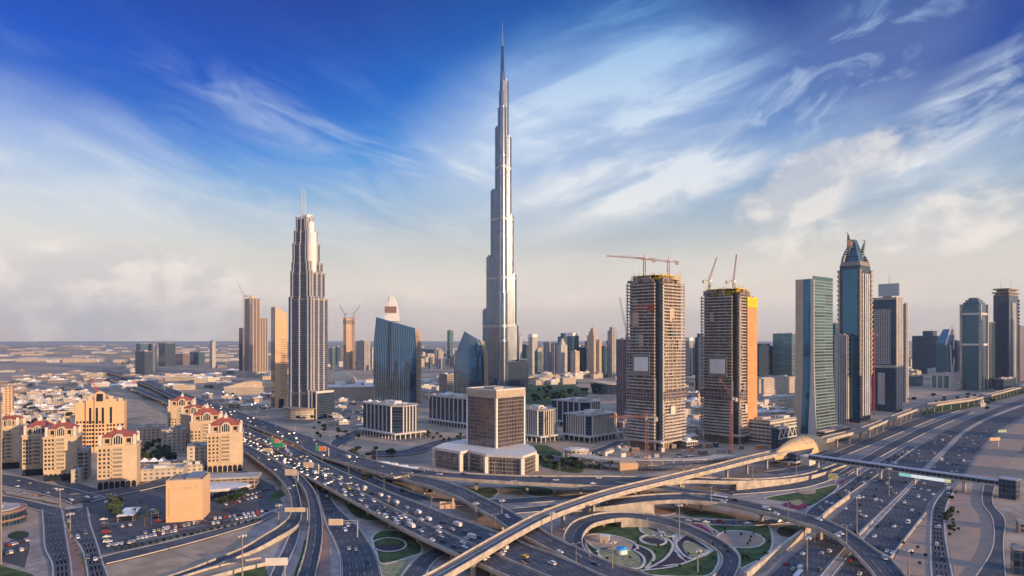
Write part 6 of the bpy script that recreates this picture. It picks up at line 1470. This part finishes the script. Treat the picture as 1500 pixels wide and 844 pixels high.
# tent row in the hotel garden, car park canopy
P = G(222, 682); R = root_at('canopy_row', P, .18, 'row of white peaked canopies in the hotel garden', 'canopy')
for k in range(6):
    mb = MB(); x = -22 + 8 * k; mb.prism([(x - 3.9, -3), (x + 3.9, -3), (x + 3.9, 3), (x - 3.9, 3)], 4, 7.5, scale=.08); q = mb.build('peak', M['white'], R); mb = MB(); mb.bar((x, 0, 0), (x, 0, 4), .15); mb.build('pole', M['steel'], q)
P = G(188, 760); R = root_at('car_canopy', P, .3, 'flat white canopy roof in the car park left of the orange cube building', 'canopy'); mb = MB(); mb.box(-5, 5, -9, 14, 4, 4.5); mb.build('roof', M['white'], R)
for x, y in ((-4.5, -8), (4.5, -8), (-4.5, 13), (4.5, 13)): mb = MB(); mb.box(x - .2, x + .2, y - .2, y + .2, 0, 3.98); mb.build('post', M['steel'], R)
# ================================================================= trees
def tree_mesh(seed, r, h, n_, m, leaf=.55, palm=False):
    rn = random.Random(seed); R = empty('tree', (0, 0, 0)); mb = MB(); mb.bar((0, 0, 0), (0, 0, h * .62), .26 if not palm else .22, r2=.14, k=6)
    if not palm:
        for k in range(5): a = 2 * pi * k / 5 + rn.random(); mb.bar((0, 0, h * rn.uniform(.3, .5)), (r * .6 * cos(a), r * .6 * sin(a), h * rn.uniform(.6, .85)), .12, r2=.04)
    else: mb.bar((0, 0, h * .6), (0, 0, h), .18, r2=.14, k=6)
    mb.build('trunk', M['trunk'], R); mb = MB()
    if palm:
        for k in range(14):
            a = 2 * pi * k / 14 + rn.random() * .3; dr = rn.uniform(-.4, .5); p = Vector((0, 0, h))
            for j in range(4):
                q = p + Vector((cos(a), sin(a), .5 + dr - j * .55)) * (r / 3.2); s_ = Vector((-sin(a), cos(a), -.2)) * .35 * (1 - j * .2); mb.face([p - s_, p + s_, q + s_ * .8, q - s_ * .8]); p = q
    else:
        lobes = [(Vector((rn.uniform(-.5, .5) * r, rn.uniform(-.5, .5) * r, h * rn.uniform(.6, .88))), r * rn.uniform(.4, .65)) for _ in range(8)]
        for k in range(n_):
            c, rr = lobes[k % 8]; a, b = rn.uniform(0, 2 * pi), rn.uniform(-.9, 1.5); f = rn.uniform(.6, 1.05); p = c + Vector((cos(a) * cos(b), sin(a) * cos(b), sin(b) * .8)) * rr * f
            u = Vector((rn.gauss(0, 1), rn.gauss(0, 1), rn.gauss(0, .6))).normalized() * leaf; v = u.orthogonal().normalized() * leaf * rn.uniform(.6, 1)
            mb.face([p - u - v, p + u - v, p + u + v, p - u + v])
    mb.build('crown', M[m], R); return R
TR = [tree_mesh(1, 3.4, 7.5, 420, 'leaf_dark', .6), tree_mesh(2, 3.0, 6.5, 380, 'leaf', .55), tree_mesh(3, 2.6, 5.5, 300, 'leaf_dark', .5), tree_mesh(4, 2.4, 8.0, 0, 'leaf', palm=True)]
used = [False] * 4; tr = random.Random(31)
def put_tree(loc, kind, label, group, sc=1.0):
    o = TR[kind] if not used[kind] else copy_tree(TR[kind]); used[kind] = True; o.location = loc; o.rotation_euler = (0, 0, tr.uniform(0, 6.28)); o.scale = (sc * tr.uniform(.85, 1.2),) * 2 + (sc * tr.uniform(.85, 1.2),)
    tag(o, label, 'tree', group); o.name = 'palm_tree' if kind == 3 else 'tree'
def grove(n_, x0, x1, y0, y1, kinds, label, group, sc=1.0, z=0):
    for _ in range(n_): put_tree(G(tr.uniform(x0, x1), tr.uniform(y0, y1), z), tr.choice(kinds), label, group, sc)
grove(30, 202, 254, 656, 682, (0, 1, 2), 'dark bushy tree in the hotel garden', 'trees in the hotel garden', 1.25)
grove(10, 200, 240, 634, 656, (0, 2), 'dark tree behind the hotel garden wing', 'trees behind the hotel garden')
for px in range(262, 292, 9): put_tree(G(px + 3, 762 - (px - 262) * .25), 1, 'round tree at the foot of the orange cube building', 'trees at the foot of the orange cube building', 1.0)
for px in (322, 334, 344, 352): put_tree(G(px + 6, 748 - (px - 322) * .5), 0, 'tree in front of the pale oval roof', 'trees in front of the oval hall', 1.1)
for px, py in ((166, 757), (170, 750), (174, 762), (168, 744)): put_tree(G(px, py), 1, 'brownish tree beside the flat white canopy', 'trees beside the flat white canopy', 1.2)
grove(30, 20, 130, 596, 640, (0, 1, 2), 'street tree among the low houses left of the orange hotel', 'trees in the low district', 1.3)
grove(14, 505, 575, 662, 678, (2, 0), 'low tree in the belt below the left square office block', 'trees below the left square office block', .9)
grove(16, 610, 680, 634, 650, (2, 1), 'small tree in the court between the square offices', 'trees in the square court', .8)
grove(12, 800, 850, 676, 692, (1, 2, 0), 'bushy tree on the green island right of the cube podium', 'trees right of the cube podium', 1.0)
grove(26, 762, 862, 572, 590, (0, 2), 'dark park tree between tallest tower and curved hall', 'park trees below the tallest tower', 1.7)
grove(8, 1385, 1396, 725, 790, (2,), 'shrub beside the right frontage road', 'shrubs beside the right frontage road', .7)
grove(7, 270, 420, 566, 582, (2,), 'tree on the plain near the arched mall', 'trees near the arched mall', 1.3)
for px, py in ((205, 752), (215, 758), (198, 764), (222, 770), (212, 772), (232, 765)): put_tree(G(px, py), 3, 'palm in the car park left of the orange cube building', 'palms in the car park', 1.0)

for i in range(16):
    f = i / 15; px, py = 92 + (122 - 92) * f ** 1.4, 752 + 90 * f; put_tree(G(px + 2, py, .9), 3, 'small palm in a line along the reddish avenue median', 'palms along the avenue median', .55)
for i in range(20): f = i / 19; put_tree(G(150 + 85 * f, 716 - 19 * f), 2, 'clipped tree in the hedge strip before the nearest left hotel block', 'trees in the hedge strip', .6)
for i in range(22): f = i / 21; put_tree(G(170 + 210 * f, 806 - 46 * f + 4), 2, 'bush along the sandy lot edge', 'bushes along the sandy lot edge', .45)
grove(10, 1388, 1404, 722, 800, (2,), 'low desert bush on the right sand strip', 'bushes on the right sand strip', .4)
grove(7, 1315, 1358, 775, 845, (2,), 'low bush on the triangular sand patch', 'bushes on the triangular sand patch', .35)
grove(24, 1040, 1130, 768, 826, (2,), 'tiny shrub on the oval bed lawn', 'shrubs on the oval bed lawn', .3)
grove(22, 870, 1045, 766, 838, (2,), 'tiny shrub in the patterned flower garden', 'shrubs in the flower garden', .3)
grove(20, 1330, 1460, 582, 606, (0, 2), 'small tree on the grass strip beside the distant metro line', 'trees beside the distant metro line', 1.2)
grove(22, 420, 540, 612, 645, (0, 2), 'small dusty tree near the foot of the ribbed hotel tower', 'trees near the ribbed hotel tower', .9)
grove(20, 500, 640, 700, 728, (0, 2), 'dark tree under the wide left flyover', 'trees under the wide left flyover', .8)
grove(26, 690, 900, 672, 690, (0, 1, 2), 'garden tree between the cube podium and the building site', 'trees between podium and building site', .8)
# bay lines of the car park
mb = MB()
for (x0, y0, x1, y1, n_) in ((206, 786, 300, 769, 34), (202, 793, 262, 781, 22), (308, 765, 390, 752, 30), (330, 743, 385, 730, 20), (150, 770, 200, 762, 14), (240, 775, 296, 764, 16)):
    a, b = G(x0, y0, .06), G(x1, y1, .06); d = (b - a); L = d.length; d.normalize(); nn = Vector((-d.y, d.x, 0))
    for i in range(n_ + 1): c = a + d * (L * i / n_); mb.face([c - nn * 2.6 - d * .12, c - nn * 2.6 + d * .12, c + nn * 2.6 + d * .12, c + nn * 2.6 - d * .12])
tag(mb.build('pavement_markings', M['paint']), kind='structure')
# ================================================================= vehicles
PAINT = {'white': (.72, .72, .72), 'silver': (.40, .41, .43), 'black': (.02, .02, .025), 'dark blue': (.03, .05, .12), 'red': (.35, .03, .03), 'yellow': (.75, .52, .05), 'grey': (.14, .145, .15)}
for k, c in PAINT.items():
    m = mat('paint_' + k.replace(' ', '_'), c, .28, .1, var=.03, spec=.5)
PROF = {'car': [(-2.3, .35), (-2.3, .85), (-1.7, .98), (-1.05, 1.42), (.45, 1.44), (1.15, .98), (2.1, .82), (2.3, .55), (2.3, .35)],
        'suv': [(-2.4, .4), (-2.4, 1.1), (-2.2, 1.75), (.5, 1.8), (1.15, 1.15), (2.2, 1.0), (2.4, .6), (2.4, .4)],
        'van': [(-2.6, .4), (-2.6, 2.1), (1.5, 2.15), (2.3, 1.2), (2.6, .9), (2.6, .4)],
        'bus': [(-5.8, .45), (-5.8, 3.1), (5.5, 3.1), (5.8, 1.5), (5.8, .45)],
        'truck': [(-3.6, .5), (-3.6, 1.1), (1.2, 1.1), (1.2, 2.5), (2.7, 2.4), (3.3, 1.4), (3.3, .5)]}
HW = {'car': .9, 'suv': .97, 'van': 1.0, 'bus': 1.28, 'truck': 1.15}
def body_mesh(kind, colour):
    pr = PROF[kind]; hw = HW[kind]; mb = MB(); rings = []
    for s_, f in ((-1, 0), (-.96, 1), (.96, 1), (1, 0)):
        rings.append([(x, s_ * hw * (1.0 if z < 1.0 else (.86 if kind in ('car', 'suv') else .97)), z if f or z < .5 else z - .05) for x, z in pr])
    mb.loft(rings); m = mb.mesh('body', M['paint_' + colour.replace(' ', '_')]); return m
def glass_mesh(kind):
    hw = HW[kind]; mb = MB()
    if kind == 'car':
        for s_ in (-1, 1):
            y = s_ * hw * .90; mb.face([(-1.5, y, 1.0), (-.98, y * .965, 1.34), (.42, y * .965, 1.36), (1.0, y, 1.0)])
        mb.face([(1.17, -.7, .995), (1.17, .7, .995), (.52, .66, 1.42), (.52, -.66, 1.42)]); mb.face([(-1.68, -.7, 1.01), (-1.68, .7, 1.01), (-1.12, .66, 1.40), (-1.12, -.66, 1.40)])
    elif kind == 'suv':
        for s_ in (-1, 1): y = s_ * hw * .90; mb.face([(-2.1, y, 1.15), (-2.0, y * .975, 1.66), (.42, y * .975, 1.70), (.95, y, 1.15)])
        mb.face([(1.17, -.75, 1.17), (1.17, .75, 1.17), (.58, .72, 1.75), (.58, -.72, 1.75)]); mb.face([(-2.42, -.75, 1.15), (-2.42, .75, 1.15), (-2.26, .72, 1.68), (-2.26, -.72, 1.68)])
    elif kind == 'bus':
        for s_ in (-1, 1): y = s_ * (hw * .97 + .03); mb.box(-5.5, 5.3, min(y, y - s_ * .04), max(y, y - s_ * .04), 1.6, 2.6)
        mb.box(5.6, 5.84, -1.1, 1.1, 1.6, 2.8)
    elif kind == 'van':
        for s_ in (-1, 1): y = s_ * (hw * .97 + .03); mb.box(.4, 1.7, min(y, y - s_ * .04), max(y, y - s_ * .04), 1.3, 1.85)
        mb.face([(2.34, -.85, 1.2), (2.34, .85, 1.2), (1.62, .8, 2.08), (1.62, -.8, 2.08)])
    else: mb.face([(3.33, -.95, 1.45), (3.33, .95, 1.45), (2.78, .9, 2.3), (2.78, -.9, 2.3)]); mb.box(-3.5, 1.1, -1.2, 1.2, 1.12, 2.6)
    return mb.mesh('window_glass', M['dark_glass'] if kind != 'truck' else M['offwhite'])
WH = MB(); WH.prism([(.33 * cos(a), .33 * sin(a)) for a in (2 * pi * k / 10 for k in range(10))], -.11, .11); WHEEL = WH.mesh('wheel', M['black'])
LM = {c: MB().box(-.03, .03, -.16, .16, -.07, .07).mesh(n_, M[c2]) for c, n_, c2 in (('h', 'headlight', 'white'), ('t', 'tail_light', 'red'))}
BODY = {}; GLASS = {}; vcount = [0]; vr = random.Random(77)
QUEUE = []
def vehicle(*a, **k): QUEUE.append((a, k))
def make_vehicle(loc, ang, kind, colour, label, group=None, full=True):
    key = (kind, colour)
    if key not in BODY: BODY[key] = body_mesh(kind, colour)
    if kind not in GLASS: GLASS[kind] = glass_mesh(kind)
    nm = {'car': 'car', 'suv': 'car', 'van': 'van', 'bus': 'bus', 'truck': 'truck'}[kind]
    R = empty(nm, loc, ang, label, nm, group)
    def add(n2, me, l=(0, 0, 0), r=(0, 0, 0), s_=1.0):
        o = bpy.data.objects.new(n2, me); C.objects.link(o); o.parent = R; o.location = l; o.rotation_euler = r; o.scale = (s_,) * 3
    add('body', BODY[key]); add('window_glass', GLASS[kind])
    if full:
        L = PROF[kind][-1][0]; hw = HW[kind]
        for x in (-L * .62, L * .62):
            for y in (-hw + .08, hw - .08): add('wheel', WHEEL, (x, y, .34), (pi / 2, 0, 0), 1.0 if kind in ('car', 'suv', 'van') else 1.4)
        for y in (-hw * .7, hw * .7): add('headlight', LM['h'], (L + .01, y, .68)); add('tail_light', LM['t'], (-L - .01, y, .78))
    vcount[0] += 1; return R
WORD = {'car': 'saloon', 'suv': 'estate car', 'van': 'van', 'bus': 'bus', 'truck': 'box truck'}
ORD = ['first', 'second', 'third', 'fourth', 'fifth', 'sixth', 'seventh', 'eighth', 'ninth', 'tenth', 'eleventh', 'twelfth', 'thirteenth', 'fourteenth', 'fifteenth', 'sixteenth', 'seventeenth', 'eighteenth', 'nineteenth', 'twentieth']
def colour(): return vr.choices(['white', 'silver', 'black', 'dark blue', 'red', 'grey', 'yellow'], [48, 14, 16, 7, 4, 9, 2])[0]
def lane_cars(rn, lanes, which, s0, s1, gap, where, direction=1, jitter=.35, maxn=99, kinds=(('car', 70), ('suv', 20), ('van', 6), ('bus', 1), ('truck', 3)), far=1150):
    P_ = ROADS[rn]
    for li in which:
        f = -1 + 2 * (li + .5) / lanes; d = P_.L * s0 + vr.uniform(0, gap); spots = []
        while d < P_.L * s1 and len(spots) < maxn:
            if 338 < P_.at(d)[0][1] < far: spots.append(d)
            d += gap * vr.uniform(1 - jitter, 1 + jitter * 2.2)
        lst = []
        for d in spots:
            c, nn = P_.at(d); o = c[3] * .94 * f; x, y = c[0] + nn[0] * o, c[1] + nn[1] * o
            if y < 338 or abs(x) > y * .77 or y > far: continue
            lst.append((y, x, c[2], atan2(-nn[0], nn[1]) if direction > 0 else atan2(nn[0], -nn[1])))
        lst.sort(); cnt = {}
        for (y, x, z, a) in lst:
            kd = vr.choices([k for k, w in kinds], [w for k, w in kinds])[0]; cl_ = colour() if kd in ('car', 'suv') else 'white'
            key = (cl_, WORD[kd]); i = cnt.get(key, 0); cnt[key] = i + 1
            nth = ORD[min(i, 19)]; lb = '%s %s %s from near end, %s lane %s' % (nth, cl_, WORD[kd], ORD[li], where.replace('the ', '').replace('crowded viaduct, ', 'jammed viaduct ').replace('free far side', 'free side'))
            vehicle((x, y, z + .04), a, kd, cl_, lb, 'vehicles ' + where, full=y < 560)
lane_cars('jam_lower', 4, (0, 1, 2, 3), .33, 1, 17, 'of the crowded viaduct, ramp side', 1, maxn=40, far=900)
lane_cars('jam_upper', 6, (0, 1, 2), .30, 1, 18, 'of the crowded viaduct, median side', -1, maxn=40, far=900)
lane_cars('jam_upper', 6, (3, 4), .30, 1, 80, 'of the crowded viaduct, free far side', -1)
lane_cars('upper', 4, (0, 1, 2, 3), .25, 1, 75, 'of the wide left flyover')
lane_cars('upper_right', 3, (0, 1, 2), 0, .6, 60, 'of the straight flyover')
lane_cars('upper_down', 3, (0, 1), .5, 1, 80, 'of the branching flyover')
lane_cars('arc', 3, (0, 1, 2), .35, 1, 42, 'of the great arc', kinds=(('car', 60), ('suv', 20), ('bus', 12), ('van', 8)))
lane_cars('lawn_road', 3, (0, 1), 0, 1, 16, 'of the road behind the oval lawn')
lane_cars('freeway_away', 7, (0, 1, 2, 3, 4, 5, 6), 0, .62, 62, 'of the far freeway side', maxn=15, far=900)
lane_cars('freeway_near', 7, (0, 1, 2, 3, 4, 5, 6), 0, .62, 66, 'of the near freeway side', -1, maxn=15, far=900)
lane_cars('frontage', 4, (1, 2), 0, 1, 50, 'of the right frontage road')
lane_cars('service', 3, (0, 1), .1, .9, 20, 'of the queue beside the lawn', kinds=(('car', 70), ('suv', 20), ('bus', 6)))
lane_cars('ramp_ground', 5, (1, 2, 3), 0, .9, 55, 'of the widening ground ramp')
lane_cars('ramp_left', 2, (0, 1), .1, .7, 70, 'of the tall left ramp')
lane_cars('avenue_right', 4, (0, 2), 0, 1, 40, 'of the left avenue')
lane_cars('cross_upper', 4, (0, 2), .2, 1, 30, 'of the street before the hotel blocks')
# parked cars in rows, spelled out by their row
def parked(px0, py0, px1, py1, n_, row, z=.05, turn=1.35, miss=.15):
    a, b = G(px0, py0), G(px1, py1); d = b - a; ang = atan2(d.y, d.x) + turn
    for i in range(n_):
        if vr.random() < miss: continue
        p = a + d * (i / max(1, n_ - 1)); cl_ = colour(); kd = vr.choice(['car', 'car', 'suv'])
        vehicle((p.x, p.y, z + .02), ang, kd, cl_, '%s %s, %s from left in %s' % (cl_, WORD[kd], ORD[min(i, 19)], row.replace('the ', '')), 'parked cars in ' + row, full=p.y < 470)
def Pk(*a, **k): parked(*a, **k)
Pk(240, 776, 300, 765, 12, 'the row against the orange cube front')
Pk(312, 768, 385, 754, 12, 'the lower row below the oval hall')
Pk(335, 733, 392, 718, 10, 'the row beside the ramp bend')
Pk(160, 800, 196, 795, 7, 'the row by the avenue corner')
Pk(168, 774, 196, 769, 6, 'the row below the flat white canopy')
Pk(12, 800, 38, 793, 6, 'the upper row of the lower left lot')
Pk(10, 812, 36, 806, 6, 'the lower row of the lower left lot')
Pk(150, 737, 182, 733, 7, 'the second row before the hotel')
Pk(206, 783, 300, 766, 16, 'the car park row under the orange cube building')
Pk(202, 790, 262, 778, 11, 'the second row under the orange cube building')
Pk(308, 762, 390, 749, 13, 'the car park row below the oval hall')
Pk(330, 740, 385, 727, 10, 'the row right of the oval hall trees')
Pk(152, 762, 158, 795, 6, 'the short row beside the avenue')
Pk(222, 744, 232, 764, 5, 'the row left of the orange cube building')
Pk(22, 722, 62, 729, 5, 'the kerbside row on the sandy island')
Pk(358, 708, 372, 722, 5, 'the row beside the pale roof slab')
Pk(140, 730, 168, 726, 6, 'the kerb row before the nearest left hotel block')
QUEUE.sort(key=lambda q: q[0][0][1])
for a, k in QUEUE[:292]: make_vehicle(*a, **k)
far_t = MB()
for a, k in QUEUE[292:]:
    (x, y, z), ang, kind, cl_ = a[:4]; w = HW[kind]; mi = 0 if cl_ in ('white', 'yellow') else (1 if cl_ in ('silver', 'red') else 2); ca, sa = cos(ang), sin(ang); L = PROF[kind][-1][0]
    def R_(px, py, pz): return (x + px * ca - py * sa, y + px * sa + py * ca, z + pz)
    top = 1.0 if kind in ('car', 'suv') else max(q[1] for q in PROF[kind])
    far_t.loft([[R_(L * s_, w * t_, .35) for s_, t_ in ((-1, -1), (1, -1), (1, 1), (-1, 1))], [R_(L * s_, w * t_, top * .95) for s_, t_ in ((-1, -1), (.97, -1), (.97, 1), (-1, 1))]], mi)
    if kind in ('car', 'suv'):
        far_t.loft([[R_(px, w * t_, .95) for px, t_ in ((-1.8, -.9), (1.0, -.9), (1.0, .9), (-1.8, .9))], [R_(px, w * t_, 1.42) for px, t_ in ((-1.2, -.75), (.4, -.75), (.4, .75), (-1.2, .75))]], 3)
tag(far_t.build('distant_traffic', [M['paint_white'], M['paint_silver'], M['paint_dark_blue'], M['dark_glass']]), 'small far off cars on the distant stretches of all the roads', 'traffic', None, 'stuff')
# ================================================================= haze
def haze():
    mb = MB(); mb.box(-15000, 15000, -600, 24000, -1, 1120); o = mb.build('haze', M['white'])
    o.data.materials.clear(); m = bpy.data.materials.new('haze_air'); m.use_nodes = True; t = m.node_tree; t.nodes.clear()
    v = t.nodes.new('ShaderNodeVolumePrincipled'); v.inputs['Color'].default_value = (.62, .78, .95, 1); v.inputs['Density'].default_value = HAZE; v.inputs['Anisotropy'].default_value = .2
    ou = t.nodes.new('ShaderNodeOutputMaterial'); t.links.new(v.outputs[0], ou.inputs['Volume']); o.data.materials.append(m)
    tag(o, kind='stuff')
HAZE = .000036
haze()
S.cycles.volume_bounces = 0
